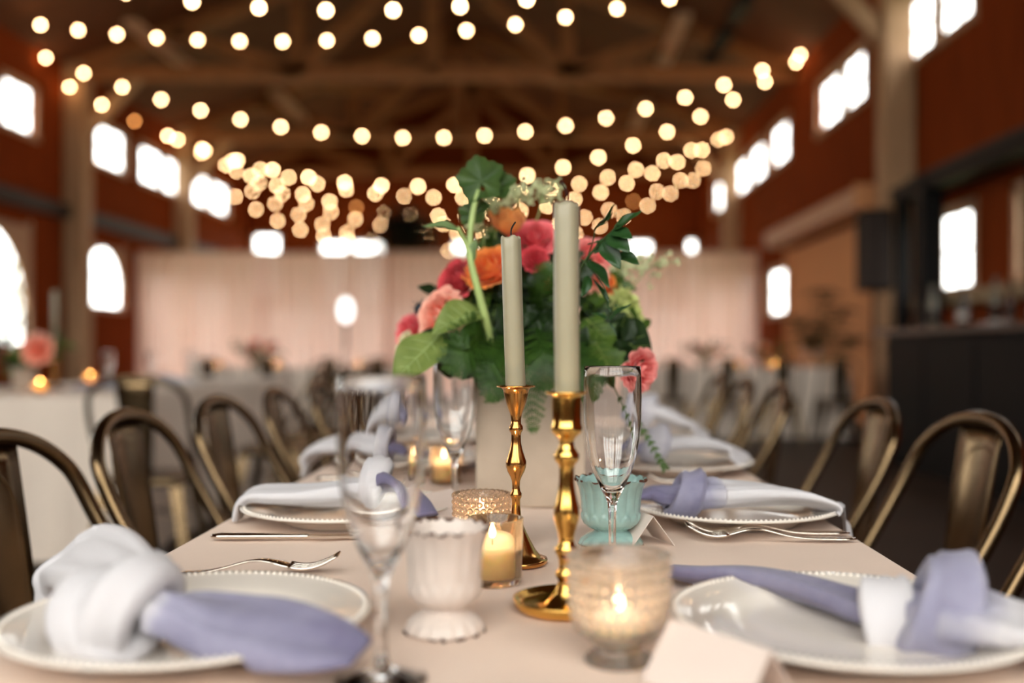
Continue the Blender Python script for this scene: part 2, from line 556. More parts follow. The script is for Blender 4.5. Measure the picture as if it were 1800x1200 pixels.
# strip lights hung along the roof (switched off) and black track
M_strip = mat('strip_light_white', (206, 168, 140), 0.5, var=0.05)
def strip(x, y0, y1, z, label):
    o = thing('strip_light', label, 'light', (x, (y0 + y1) / 2, z), group='unlit strip lights')
    L = y1 - y0
    b = MB(); b.box((0, 0, 0.04), (0.2, L, 0.08)); b.build('fixture_body', M_strip, o, smooth=False)
    for q in (-0.05, 0.05):
        b = MB(); b.tube([(q, -L / 2 + .03, -0.025), (q, L / 2 - .03, -0.025)], 0.018, 8); b.build('tube', M_strip, o)
    for q in (-L * .35, L * .35):
        b = MB(); b.tube([(0, q, 0.08), (0, q, 0.55)], 0.008, 6); b.build('hanger', M_black, o)
strip(-5.75, 13.9, 16.2, 5.46, 'unlit strip light hanging left of centre under the roof, nearer one')
strip(-4.8, 17.8, 20.2, 5.5, 'unlit strip light hanging left of centre under the roof, farther one')
strip(1.94, 13.6, 16.2, 5.46, 'unlit strip light hanging right of centre under the roof, nearer one')
strip(1.94, 18.6, 20.9, 5.5, 'unlit strip light hanging right of centre under the roof, farther one')
o = thing('ceiling_track', 'black track running lengthwise under the right roof slope', 'track', (2.62, 14.6, 5.45))
for k in range(3):
    b = MB(); b.box((0, -1.4 + k * 1.3, 0), (0.22, 0.85, 0.12)); b.build('track_section', M_black, o, smooth=False)
b = MB(); b.tube([(0, -1.9, 0.09), (0, 1.9, 0.09)], 0.02, 6); b.build('rail', M_black, o)

# pipe and drape across the hall
M_drape = bpy.data.materials.new('sheer_blush_fabric')
M_drape.use_nodes = True
nt = M_drape.node_tree
nt.nodes.clear()
df = nt.nodes.new('ShaderNodeBsdfDiffuse'); df.inputs['Color'].default_value = lin((250, 212, 194))
tl = nt.nodes.new('ShaderNodeBsdfTranslucent'); tl.inputs['Color'].default_value = lin((252, 222, 208))
tr = nt.nodes.new('ShaderNodeBsdfTransparent')
wv = nt.nodes.new('ShaderNodeTexNoise'); wv.inputs['Scale'].default_value = 4
m1 = nt.nodes.new('ShaderNodeMixShader'); m1.inputs[0].default_value = 0.58
m2 = nt.nodes.new('ShaderNodeMixShader')
mr = nt.nodes.new('ShaderNodeMapRange'); mr.inputs['To Min'].default_value = 0.004; mr.inputs['To Max'].default_value = 0.016
ou = nt.nodes.new('ShaderNodeOutputMaterial')
nt.links.new(df.outputs[0], m1.inputs[1]); nt.links.new(tl.outputs[0], m1.inputs[2])
nt.links.new(wv.outputs['Fac'], mr.inputs['Value']); nt.links.new(mr.outputs[0], m2.inputs[0])
nt.links.new(m1.outputs[0], m2.inputs[1]); nt.links.new(tr.outputs[0], m2.inputs[2]); nt.links.new(m2.outputs[0], ou.inputs['Surface'])
DY, DTOP = 18.0, 2.70
x0, x1 = XL + 0.12, XR - 0.12
npan = 5
posn = ['leftmost', 'second from the left', 'middle', 'second from the right', 'rightmost']
for k in range(npan):
    a = x0 + (x1 - x0) * k / npan
    b_ = x0 + (x1 - x0) * (k + 1) / npan
    o = thing('drape_panel', '%s panel of the blush pipe-and-drape curtain across the hall' % posn[k], 'curtain', ((a + b_) / 2, DY + (0.16 if k % 2 else 0), 0), group='blush drape panels')
    wd = b_ - a + 0.10
    ph = random.uniform(0, 6)
    nf = 13
    def fn(u, v, ph=ph, wd=wd):
        x = (u - 0.5) * wd
        t = u * nf * 2 * PI + ph + 0.6 * math.sin(u * 9 + ph)
        am = 0.035 + 0.025 * (1 - v)
        return (x + 0.02 * math.sin(2 * t), am * math.sin(t) + 0.012 * math.sin(2.7 * t + 3 * v), 0.03 + v * (DTOP - 0.03))
    b = MB(); b.grid(150, 5, fn); b.build('curtain', M_drape, o)
    b = MB(); b.tube([(-wd / 2, 0, DTOP - 0.02), (wd / 2, 0, DTOP - 0.02)], 0.02, 8); b.build('top_pipe', M_strip, o)
    b = MB(); b.tube([(-wd / 2 + 0.02, 0.08, 0), (-wd / 2 + 0.02, 0.08, DTOP)], 0.022, 8); b.box((-wd / 2 + 0.18, 0.1, 0.006), (0.34, 0.4, 0.012)); b.build('upright_pipe', M_strip, o)
# ================================================================ STRING LIGHTS
BULBC = (1.0, 0.60, 0.29)
M_bulb = emit_mat('warm_bulb', BULBC, 62.0)
M_dim = emit_mat('low_bulb', (1.0, 0.38, 0.10), 16.0)
M_cord = mat('black_cord', (20, 16, 14), 0.6, var=0)
M_socket = mat('black_socket', (24, 20, 18), 0.5, var=0)
bm = MB(); bm.sphere((0, 0, -0.028), 0.023, 12, 8)
ME_bulb = bm.mesh('bulb', M_bulb)
bm = MB(); bm.sphere((0, 0, -0.028), 0.023, 12, 8)
ME_dim = bm.mesh('bulb', M_dim)
bm = MB(); bm.lathe([(0, 0.022), (0.011, 0.022), (0.013, 0.0), (0.012, -0.01), (0, -0.01)], 8)
ME_sock = bm.mesh('socket', M_socket)
def light_string(a, b, sag, step, label, phase=0.0, dim=()):
    a = Vector(a); b = Vector(b)
    o = thing('string_light', label, 'string lights', a, group='globe string lights across the hall')
    def P(t):
        p = a.lerp(b, t)
        p.z -= sag * 4 * t * (1 - t)
        return p - a
    n = 60
    m = MB(); m.tube([P(i / n) for i in range(n + 1)], 0.005, 5); m.build('cord', M_cord, o)
    # arc-length placing
    L = 0; acc = [0]
    N = 400
    for i in range(N):
        L += (P((i + 1) / N) - P(i / N)).length
        acc.append(L)
    s_ = phase + 0.09; k = 0; i = 0
    while s_ < L - 0.1:
        while acc[i + 1] < s_: i += 1
        t = (i + (s_ - acc[i]) / (acc[i + 1] - acc[i])) / N
        p = P(t)
        e = put('bulb', ME_dim if k in dim else ME_bulb, o, p - Vector((0, 0, 0.02)))
        put('socket', ME_sock, e, (0, 0, 0.0))
        s_ += step; k += 1
XLs, XRs = XL + 0.01, XR - 0.01
light_string((XLs, 8.9, 5.32), (XRs, 8.9, 5.32), 1.30, 0.60, 'sagging string of globe bulbs cropped by the top edge of the view', 0.15)
light_string((XLs, 13.6, 5.50), (XR - 0.33, 10.75, 5.34), 0.62, 0.61, 'almost level string of globe bulbs crossing the upper left of the view', 0.55)
light_string((XLs, 14.6, 5.30), (XRs, 14.6, 5.38), 1.26, 0.60, 'lone string of globe bulbs in one smooth sag across the middle', 0.02)
light_string((XLs, 15.2, 5.08), (XRs, 15.2, 5.42), 1.78, 0.56, 'string of globe bulbs sagging just above the flower arrangement', 0.1, dim=(2,))
light_string((XLs, 19.2, 5.2), (XRs, 19.2, 5.32), 1.72, 0.53, 'string of globe bulbs in the crowded far rows, nearest of them', 0.3, dim=(7,))
light_string((XLs, 19.7, 5.2), (XRs, 19.7, 5.34), 1.30, 0.58, 'string of globe bulbs in the crowded far rows, shallowest sag', 0.1)
light_string((XLs, 23.2, 5.25), (XRs, 23.2, 5.30), 1.62, 0.60, 'string of globe bulbs in the crowded far rows near the gable', 0.2, dim=(16,))
light_string((XLs, 23.9, 5.0), (XRs, 23.9, 5.24), 1.80, 0.62, 'string of globe bulbs in the crowded far rows, deepest sag', 0.4)
light_string((XLs, 22.4, 4.75), (-1.4, 22.4, 4.2), 1.05, 0.55, 'short low string of globe bulbs dipping to the drape top on the left', 0.5)

# ================================================================ TABLES AND CLOTHS
TZ = 0.745
M_cloth = mat('taupe_linen', (224, 200, 182), 0.85, var=0.03, scale=5, bump=0.08, bscale=700, sheen=0.1)
M_cloth2 = mat('ivory_linen', (240, 224, 208), 0.85, var=0.03, scale=5, sheen=0.1)
M_tleg = mat('folding_table_steel', (70, 70, 72), 0.4, metal=0.7, var=0)
M_ply = mat('table_plywood', (150, 115, 80), 0.6, var=0.1)
def make_table(X0, X1, Y0, Y1, label, clabel, cmat, drop=0.27, crease=True):
    cx, cyy = (X0 + X1) / 2, (Y0 + Y1) / 2
    o = thing('banquet_table', label, 'table', (cx, cyy, 0), group='banquet tables')
    m = MB(); m.box((0, 0, TZ - 0.024), (X1 - X0 - 0.01, Y1 - Y0 - 0.01, 0.03)); m.build('table_top', M_ply, o, smooth=False)
    ax = 0 if (X1 - X0) < (Y1 - Y0) else 1
    L = (Y1 - Y0) if ax == 0 else (X1 - X0)
    W = (X1 - X0) if ax == 0 else (Y1 - Y0)
    for sl_ in (-1, 1):
        for sw in (-1, 1):
            l_, w_ = sl_ * (L / 2 - 0.3), sw * (W / 2 - 0.22)
            p = (w_, l_) if ax == 0 else (l_, w_)
            m = MB(); m.tube([(p[0], p[1], 0), (p[0], p[1], TZ - 0.04)], 0.014, 8); m.build('leg', M_tleg, o)
    # cloth: rounded rectangle rows from the centre out, then down in soft folds
    c = thing('tablecloth', clabel, 'tablecloth', (cx, cyy, 0), group='tablecloths')
    m = MB()
    hx, hy = (X1 - X0) / 2, (Y1 - Y0) / 2
    nx, ny = 25, 41
    def top(u, v):
        x = (u - 0.5) * 2 * hx; y = (v - 0.5) * 2 * hy
        z = TZ
        if crease:
            for xc in (-0.012, 0.19, -0.2):
                z += 0.0014 * math.exp(-((x - xc) / 0.012) ** 2)
            z += 0.0006 * math.sin(x * 21 + y * 3) * math.sin(y * 9)
        return (x, y, z)
    m.grid(nx * 3, ny * 2, top)
    per = []
    n1, n2 = 60, 90
    for i in range(n1): per.append((-hx + 2 * hx * i / n1, -hy, 0, -1))
    for i in range(n2): per.append((hx, -hy + 2 * hy * i / n2, 1, 0))
    for i in range(n1): per.append((hx - 2 * hx * i / n1, hy, 0, 1))
    for i in range(n2): per.append((-hx, hy - 2 * hy * i / n2, -1, 0))
    NP = len(per)
    def skirt(u, v):
        x, y, ax_, ay_ = per[int(round(u * NP)) % NP]
        s_ = u * NP
        dcorner = min(abs(abs(x) - hx) + abs(abs(y) - hy), 0.4)
        fold = (math.sin(s_ * 0.55 + 1.3 * math.sin(s_ * 0.11)) * 0.016 + math.sin(s_ * 1.7) * 0.004) * v
        flare = 0.004 + 0.03 * v + fold + (0.05 * v * (1 - dcorner / 0.4) if dcorner < 0.4 else 0)
        zz = TZ - drop * v
        if v < 0.08: flare *= v / 0.08
        return (x + ax_ * flare, y + ay_ * flare, zz)
    m.grid(NP, 9, skirt, closed_u=True)
    m.build('cloth', cmat, c)
    return o
make_table(-0.40, 0.36, 0.34, 2.78, 'long narrow banquet table under taupe linen in the foreground', 'smooth taupe linen covering the foreground table', M_cloth)
make_table(-0.40, 0.36, 2.97, 5.40, 'banquet table in line behind the foreground one, mostly hidden by flowers', 'taupe linen on the table behind the big flower arrangement', M_cloth, crease=False)
make_table(-2.95, -1.84, 4.40, 7.40, 'banquet table draped to the floor at the left edge', 'ivory floor-length cloth on the left table', M_cloth2, drop=0.72, crease=False)
make_table(-3.7, -1.35, 10.4, 11.2, 'far banquet table on the left before the drape', 'pale floor-length cloth on the far left table', M_cloth2, drop=0.72, crease=False)
make_table(1.0, 3.2, 10.4, 11.2, 'far banquet table on the right before the drape', 'pale floor-length cloth on the far right table', M_cloth2, drop=0.72, crease=False)

# ================================================================ CHAIRS
M_gun = mat('gunmetal_steel', (118, 98, 72), 0.26, metal=1.0, var=0.25, scale=9, bump=0.03, bscale=40)
def make_chair():
    o = thing('metal_chair', '', 'chair', (0, 0, 0), group='metal cafe chairs')
    # seat: shallow dished pan with rounded corners
    def seat(u, v):
        a = (u - 0.5) * 2; b = (v - 0.5) * 2
        wd = 0.178 - 0.012 * (b * 0.5 - 0.5) * -1
        k = 1 - 0.10 * (a * a) * (b * b)
        return (a * wd * k, b * 0.175 * k, 0.45 - 0.010 * (1 - a * a) * (1 - b * b))
    m = MB(); m.grid(11, 11, seat)
    n = 11
    rim = [(i, 0) for i in range(n)] + [(n - 1, j) for j in range(1, n)] + [(i, n - 1) for i in range(n - 2, -1, -1)] + [(0, j) for j in range(n - 2, 0, -1)]
    base = len(m.v)
    for i, j in rim:
        x, y, z = m.v[j * n + i]
        m.v.append((x * 1.01, y * 1.01, z - 0.035))
    for k in range(len(rim)):
        k2 = (k + 1) % len(rim)
        a = rim[k][1] * n + rim[k][0]; b = rim[k2][1] * n + rim[k2][0]
        m.f.append((a, base + k, base + k2, b))
    so = m.build('seat', M_gun, o)
    sm = so.modifiers.new('solid', 'SOLIDIFY'); sm.thickness = 0.003
    # hoop
    pts = [(-0.176, -0.02, 0.425), (-0.182, -0.06, 0.52), (-0.188, -0.125, 0.63), (-0.187, -0.17, 0.71)]
    for i in range(1, 12):
        t = PI * i / 12
        pts.append((-0.186 * math.cos(t) , -0.185 - 0.05 * math.sin(t), 0.735 + 0.113 * math.sin(t) ** 0.85))
    pts += [(0.187, -0.17, 0.71), (0.188, -0.125, 0.63), (0.182, -0.06, 0.52), (0.176, -0.02, 0.425)]
    m = MB(); m.tube([p for p in catmull(pts, 56)], 0.0115, 10); m.build('back_hoop', M_gun, o)
    # splat with a pressed border
    def sp(u, v):
        a = (u - 0.5) * 2
        wd = 0.052 + 0.022 * v
        z = 0.435 + v * 0.405
        y = -0.172 - 0.062 * v ** 1.15 - 0.012 * (1 - a * a)
        return (a * wd, y, z)
    m = MB(); m.grid(7, 12, sp)
    s1 = m.build('splat', M_gun, o); q = s1.modifiers.new('solid', 'SOLIDIFY'); q.thickness = 0.003
    bpts = []
    for (u, v) in [(0.12, 0.1), (0.1, 0.4), (0.1, 0.75), (0.22, 0.87), (0.5, 0.9), (0.78, 0.87), (0.9, 0.75), (0.9, 0.4), (0.88, 0.1)]:
        bpts.append(sp(u, v))
    m = MB(); m.tube(catmull(bpts, 30), 0.0045, 6); m.build('pressed_rib', M_gun, s1)
    # legs: tapered channel legs splayed to the floor
    for sx in (-1, 1):
        for sy in (-1, 1):
            m = MB()
            t = Vector((sx * 0.155, sy * 0.15, 0.43)); b = Vector((sx * 0.215, sy * (0.215 if sy > 0 else 0.225), 0.0))
            rows = []
            for k, (p, w1) in enumerate(((t, 0.045), (t.lerp(b, 0.55), 0.036), (b, 0.022))):
                for dx, dy in ((0, 0), (-sx * w1, 0), (-sx * w1, -sy * 0.004), (-sx * 0.004, -sy * 0.004), (-sx * 0.004, -sy * w1), (0, -sy * w1)):
                    m.v.append((p.x + dx, p.y + dy, p.z))
            for k in range(2):
                for i in range(6):
                    j = (i + 1) % 6
                    m.f.append((k * 6 + i, k * 6 + j, (k + 1) * 6 + j, (k + 1) * 6 + i))
            m.f.append(tuple(range(6))); m.f.append(tuple(range(17, 11, -1)))
            lg = m.build('leg', M_gun, o, smooth=False)
            m = MB(); m.box((b.x - sx * 0.011, b.y - sy * 0.011, 0.006), (0.028, 0.028, 0.012)); m.build('rubber_foot', M_black, lg, smooth=False)
    for a, b in (((-0.172, -0.17, 0.30), (0.172, 0.165, 0.30)), ((-0.172, 0.165, 0.305), (0.172, -0.17, 0.305))):
        m = MB(); m.bar(a, b, 0.02, 0.004); m.build('cross_brace', M_gun, o, smooth=False)
    return o
chair0 = make_chair()
first = [True]
def chair(x, y, rz, label):
    if first[0]:
        first[0] = False
        c = chair0
        c.location = (x, y, 0); c.rotation_euler = (0, 0, rz); c['label'] = label
    else:
        c = dup(chair0, (x, y, 0), rz, label)
    return c
lab_l = ['dark metal chair at the left edge of the view, nearest of the left row', 'metal chair on the left of the table, second in its row',
         'metal chair on the left of the table, third in its row', 'metal chair on the left of the table, fourth in its row', 'metal chair on the left of the table, fifth and last clear one of its row']
for y, l_, dx, dr in zip([1.30, 1.735, 2.21, 2.70, 3.22], lab_l, [0, 0, 0, 0, 0], [0, 0.02, -0.03, 0.03, 0]):
    chair(-0.495 + dx, y, -PI / 2 + dr, l_)
lab_r = ['metal chair cut off by the right edge of the view, nearest of the right row', 'metal chair on the right of the table, first whole one with dark floor behind',
         'metal chair on the right of the table, second whole one of its row', 'metal chair on the right of the table, third whole one of its row',
         'metal chair on the right of the table, fourth whole one of its row', 'metal chair on the right of the table, fifth whole one of its row']
for y, l_, dr in zip([1.14, 1.64, 2.15, 3.02, 3.52, 4.05], lab_r, [0, 0.03, 0, -0.03, 0.02, 0]):
    chair(0.495, y, PI / 2 + dr, l_)
chair(-1.60, 4.06, R(8), 'metal chair with its dark back to the camera at the end of the left table')
for k, y in enumerate([5.2, 5.9, 6.6]):
    chair(-1.38, y, PI / 2, 'metal chair along the right side of the left table, %s' % ['nearest one', 'middle one', 'farthest one'][k])
for k, x in enumerate([-3.3, -2.7, -2.1, -1.6]):
    chair(x, 10.05, random.uniform(-.1, .1), 'metal chair tucked at the far left table, %s from the left' % ordn[k])
for k, x in enumerate([1.3, 1.85, 2.4, 2.95]):
    chair(x, 10.05, random.uniform(-.1, .1), 'metal chair tucked at the far right table, %s from the left' % ordn[k])
# ================================================================ TABLEWARE
M_china = mat('ivory_china', (228, 219, 208), 0.12, var=0.0, spec=0.5, coat=0.3)
# ---- plate: coupe centre, broad rim with a ring of small beads
def make_plate():
    o = thing('dinner_plate', '', 'plate', group='dinner plates on the foreground table')
    RR = 0.132
    prof = [(0, 0.006), (0.045, 0.006), (0.075, 0.0065), (0.088, 0.009), (0.094, 0.0135), (0.102, 0.0165), (0.118, 0.0195), (RR - 0.004, 0.0215),
            (RR, 0.0225), (RR + 0.001, 0.0205), (RR - 0.004, 0.018), (0.112, 0.015), (0.098, 0.011), (0.088, 0.005), (0.078, 0.001), (0.077, 0.0), (0.073, 0.0), (0.072, 0.003), (0, 0.003)]
    m = MB(); m.lathe(prof, 96); m.build('plate_body', M_china, o)
    m = MB()
    nb = 140
    for i in range(nb):
        t = 2 * PI * i / nb
        m.sphere(((RR - 0.0045) * math.cos(t), (RR - 0.0045) * math.sin(t), 0.0218), 0.0018, 6, 4)
    tag(m.build('beaded_rim', M_china, o), kind='stuff')
    return o
plate0 = make_plate()
PL = {}
def plate(key, x, y, label, z=TZ, group=None):
    if not PL:
        p = plate0
        p.location = (x, y, z + 0.001); p['label'] = label
    else:
        p = dup(plate0, (x, y, z + 0.001), 0, label)
    if group: p['group'] = group
    PL[key] = p
    return p
plate('L1', -0.262, 0.745, 'ivory plate with a knotted napkin, cut by the left bottom corner')
plate('R1', 0.228, 0.742, 'ivory plate with a blue-tailed napkin, at the right bottom corner')
plate('L2', -0.245, 1.262, 'second ivory plate along the left side, behind the knife')
plate('R2', 0.243, 1.258, 'second ivory plate along the right side, behind the two forks')
plate('L3', -0.235, 1.78, 'third ivory plate along the left side, seen past the flute')
plate('R3', 0.235, 1.74, 'third ivory plate along the right side')
plate('R4', 0.235, 2.24, 'fourth ivory plate along the right side')
plate('L4', -0.24, 2.26, 'fourth ivory plate along the left side')

# ---- napkins: dip-dyed cotton, gathered and knotted
M_nap = bpy.data.materials.new('dip_dyed_cotton')
M_nap.use_nodes = True
nt = M_nap.node_tree
b = nt.nodes['Principled BSDF']
b.inputs['Roughness'].default_value = 0.85
b.inputs['Sheen Weight'].default_value = 0.15
an = nt.nodes.new('ShaderNodeAttribute'); an.attribute_name = 'dye'
nz = nt.nodes.new('ShaderNodeTexNoise'); nz.inputs['Scale'].default_value = 60; nz.inputs['Detail'].default_value = 4
tcn = nt.nodes.new('ShaderNodeTexCoord'); nt.links.new(tcn.outputs['Object'], nz.inputs['Vector'])
ad = nt.nodes.new('ShaderNodeMath'); ad.operation = 'MULTIPLY_ADD'; ad.inputs[1].default_value = 0.3
nt.links.new(nz.outputs['Fac'], ad.inputs[0]); nt.links.new(an.outputs['Fac'], ad.inputs[2])
rp = nt.nodes.new('ShaderNodeValToRGB')
e = rp.color_ramp.elements
e[0].position = 0.30; e[0].color = lin((204, 201, 204))
e[1].position = 0.62; e[1].color = lin((147, 145, 167))
e2 = e.new(0.98); e2.color = lin((106, 101, 130))
nt.links.new(ad.outputs[0], rp.inputs['Fac']); nt.links.new(rp.outputs['Color'], b.inputs['Base Color'])
n2 = nt.nodes.new('ShaderNodeTexNoise'); n2.inputs['Scale'].default_value = 900
nt.links.new(tcn.outputs['Object'], n2.inputs['Vector'])
bp = nt.nodes.new('ShaderNodeBump'); bp.inputs['Strength'].default_value = 0.12; bp.inputs['Distance'].default_value = 0.002
nt.links.new(n2.outputs['Fac'], bp.inputs['Height']); nt.links.new(bp.outputs['Normal'], b.inputs['Normal'])

def sweep_cloth(name, parent, pts, seed, rings=56, seg=36, pleat=0.16, closed=False, floor=None):
    """gathered cloth along a path; each point x,y,z, half width, half height, dye, roll(deg)"""
    rn = random.Random(seed)
    P = catmull(pts, rings)
    ph = [rn.uniform(0, 6.28) for _ in range(6)]
    m = MB(); dye = []
    rows = []
    side_prev = None
    for i, p in enumerate(P):
        c = Vector(p[:3])
        if closed:
            t = Vector(P[(i + 1) % (rings - 1)][:3]) - Vector(P[(i - 1) % (rings - 1)][:3])
        else:
            t = Vector(P[min(i + 1, rings - 1)][:3]) - Vector(P[max(i - 1, 0)][:3])
        t.normalize()
        up = Vector((0, 0, 1))
        if closed:
            if side_prev is None: side_prev = Vector(closed).normalized()
            sd = Vector(closed).normalized()
        else:
            sd = t.cross(up)
            if sd.length < 0.25 and side_prev is not None:
                sd = side_prev - t * side_prev.dot(t)
            sd.normalize()
            if side_prev is not None and sd.dot(side_prev) < 0: sd = -sd
        side_prev = sd
        nv = sd.cross(t).normalized()
        ro = R(p[6])
        sd, nv = sd * math.cos(ro) + nv * math.sin(ro), nv * math.cos(ro) - sd * math.sin(ro)
        wv, hv = max(p[3], 0.002), max(p[4], 0.0012)
        s_ = i / (rings - 1)
        row = []
        for k in range(seg):
            a = 2 * PI * k / seg
            ca, sa = math.cos(a), math.sin(a)
            ex = 0.75
            qx = math.copysign(abs(ca) ** ex, ca); qz = math.copysign(abs(sa) ** ex, sa)
            pl = 1 + pleat * (0.6 * math.sin(4 * a + ph[0] + 2.0 * s_) + 0.45 * math.sin(7 * a + ph[1] - 3.2 * s_) + 0.3 * math.sin(11 * a + ph[2] + 2 * math.sin(5 * s_ + ph[3])))
            q = c + sd * (wv * qx * (0.92 + 0.08 * pl)) + nv * (hv * qz * pl + 0.35 * hv * math.sin(2.2 * qx + ph[4] + 3 * s_) * pleat * 2)
            if floor is not None:
                fz = floor(q.x, q.y)
                if q.z < fz: q.z = fz
            m.v.append(tuple(q)); row.append(len(m.v) - 1)
            dye.append(p[5] + 0.05 * math.sin(3 * a + ph[5]))
        rows.append(row)
    for i in range(rings - 1):
        for k in range(seg):
            j = (k + 1) % seg
            m.f.append((rows[i][k], rows[i][j], rows[i + 1][j], rows[i + 1][k]))
    if not closed:
        m.f.append(tuple(reversed(rows[0]))); m.f.append(tuple(rows[-1]))
    me = m.mesh(name, M_nap)
    at_ = me.attributes.new('dye', 'FLOAT', 'POINT')
    at_.data.foreach_set('value', dye)
    o = put(name, me, parent)
    return o

def plate_floor(px, py):
    """height of whatever lies under the napkin: plate or table, free beyond the table edge"""
    def f(x, y):
        r = math.hypot(x - px, y - py)
        if r < 0.09: return TZ + 0.009
        if r < 0.134: return TZ + 0.009 + 0.0165 * (r - 0.09) / 0.044
        if -0.40 < x < 0.36: return TZ + 0.002
        return 0.0
    return f
def knot_ring(name, parent, c, axis, ru, rv, wd, th, dye, seed, tilt=0):
    """a band of cloth wrapped once round the bundle; ru across, rv up"""
    ax = Vector(axis).normalized()
    u = ax.cross(Vector((0, 0, 1))).normalized()
    v = u.cross(ax).normalized()
    c = Vector(c)
    pts = []
    n = 12
    for i in range(n + 1):
        t = 2 * PI * i / n - PI / 2
        p = c + u * (ru * math.cos(t)) + v * (rv * math.sin(t)) + ax * (tilt * math.sin(t))
        pts.append((p.x, p.y, p.z, wd * (0.85 + 0.15 * math.sin(t + seed)), th, dye, 0))
    return sweep_cloth(name, parent, pts, seed, 48, 24, 0.24, closed=tuple(ax))

def napkin(label, plate_c, tails, knots, seed):
    o = thing('knotted_napkin', label, 'napkin', (plate_c[0], plate_c[1], TZ), group='dip-dyed napkins')
    off = Vector((plate_c[0], plate_c[1], TZ))
    pf = plate_floor(*plate_c)
    flo = lambda x, y: pf(x + off.x, y + off.y) - TZ
    for k, pts in enumerate(tails):
        sweep_cloth('tail', o, [(p[0] - off.x, p[1] - off.y, p[2] - TZ, p[3], p[4] * 0.66) + tuple(p[5:]) for p in pts], seed + k, floor=flo, pleat=0.22)
    for k, kn in enumerate(knots):
        c = Vector(kn[0]) - off
        knot_ring("knot", o, c, *kn[1:7], seed + 10 + k, kn[7])
    return o
T0 = TZ
def A(x, y, d, *r):
    p = at(x, y, d)
    return (p.x, p.y, p.z) + r
# near left: white end flung over the table edge, big white knot, periwinkle tail towards the middle
napkin('near-left napkin: fat white knot on the plate, periwinkle tail reaching to the front flute', (-0.262, 0.745), [
    # white end
    [A(255, 1060, .70, .028, .020, .12, 0), A(215, 1012, .74, .030, .022, .0, 10), A(172, 985, .79, .036, .024, .0, 25), A(142, 980, .84, .036, .020, .02, 35), A(112, 1010, .86, .032, .016, .04, 40), A(86, 1050, .86, .026, .010, .05, 40), A(74, 1130, .86, .024, .006, .06, 30), A(66, 1230, .86, .030, .004, .08, 20)],
    # periwinkle tail
    [A(285, 1078, .69, .024, .021, .20, 0), A(330, 1082, .685, .025, .021, .52, -8), A(390, 1098, .675, .028, .019, .60, -20), A(460, 1112, .66, .030, .017, .62, -25), A(530, 1124, .648, .028, .012, .66, -25), A(590, 1136, .640, .023, .008, .74, -20), A(634, 1146, .634, .015, .004, .85, -15)],
    # little white corner standing up behind
    [A(200, 1000, .80, .022, .014, .0, 0), A(172, 958, .83, .020, .012, .0, 20), A(155, 936, .845, .010, .006, .0, 30)],
], [
    (A(232, 1072, .695), (1, -0.35, 0), .030, .026, .024, .012, .04, .012),
    (A(190, 1085, .69), (0.85, -0.6, 0.1), .026, .022, .020, .011, .02, -.010),
], 11)
# near right: long periwinkle tail from the back left, white and periwinkle knot, white end to the right
napkin('near-right napkin: long periwinkle tail over the plate, pale knot at its right', (0.228, 0.742), [
    [A(1172, 1000, .93, .020, .006, .90, 10), A(1225, 1008, .905, .024, .011, .78, 12), A(1310, 1012, .875, .026, .014, .68, 10), A(1400, 1028, .835, .027, .015, .66, 8), A(1480, 1052, .79, .027, .016, .70, 5), A(1545, 1075, .755, .025, .018, .66, 0), A(1590, 1082, .735, .022, .018, .40, 0)],
    [A(1630, 1080, .72, .028, .024, .48, 0), A(1690, 1082, .70, .034, .024, .46, 0), A(1745, 1092, .685, .032, .019, .36, 0), A(1790, 1100, .675, .034, .015, .10, 0), A(1850, 1102, .665, .038, .012, .0, 0), A(1930, 1110, .66, .042, .008, .0, 0), A(2010, 1140, .65, .044, .005, .0, 0)],
], [
    (A(1568, 1088, .735), (1, -0.3, -0.05), .024, .022, .022, .010, .06, -.006),
    (A(1655, 1066, .715), (1, -0.25, 0.05), .030, .027, .026, .012, .50, .010),
], 23)
# second right: periwinkle fold at the left, white end over the plate to the table edge
napkin('second napkin on the right: periwinkle fold, then white cloth hanging to the table edge', (0.243, 1.258), [
    [A(1122, 872, 1.26, .016, .007, .95, 0), A(1150, 868, 1.26, .020, .014, .85, 10), A(1185, 872, 1.25, .022, .018, .75, 0), A(1225, 868, 1.24, .024, .022, .60, 0)],
    [A(1205, 870, 1.24, .026, .024, .62, 0), A(1255, 866, 1.23, .027, .023, .42, 0), A(1275, 866, 1.23, .028, .021, .16, 0), A(1330, 866, 1.225, .034, .018, .02, 5), A(1385, 870, 1.22, .040, .014, .0, 8), A(1432, 882, 1.22, .044, .009, .02, 10), A(1462, 900, 1.22, .044, .005, .05, 10), A(1477, 935, 1.215, .040, .004, .08, 8), A(1482, 985, 1.21, .036, .003, .10, 5)],
], [
    (A(1208, 868, 1.235), (1, 0, 0), .026, .022, .022, .009, .62, .008),
], 31)
# second left: mirrored, white end at the left edge
napkin('second napkin on the left: white end at the table edge, dark blue fold', (-0.245, 1.262), [
    [A(650, 862, 1.24, .024, .022, .05, 0), A(600, 864, 1.245, .030, .020, .02, 0), A(545, 868, 1.25, .034, .016, .0, 0), A(490, 868, 1.25, .034, .014, .0, 0), A(448, 868, 1.25, .030, .011, .0, 0), A(426, 884, 1.25, .024, .008, .03, 0), A(418, 912, 1.25, .020, .005, .06, 0)],
    [A(652, 858, 1.22, .022, .018, .45, 0), A(685, 850, 1.20, .020, .014, .95, 20), A(712, 858, 1.18, .018, .010, 1.0, 20), A(735, 880, 1.16, .016, .008, .95, 10), A(752, 905, 1.14, .014, .005, .9, 0)],
], [
    (A(655, 852, 1.225), (1, -0.2, 0), .026, .024, .024, .010, .04, .010),
], 41)
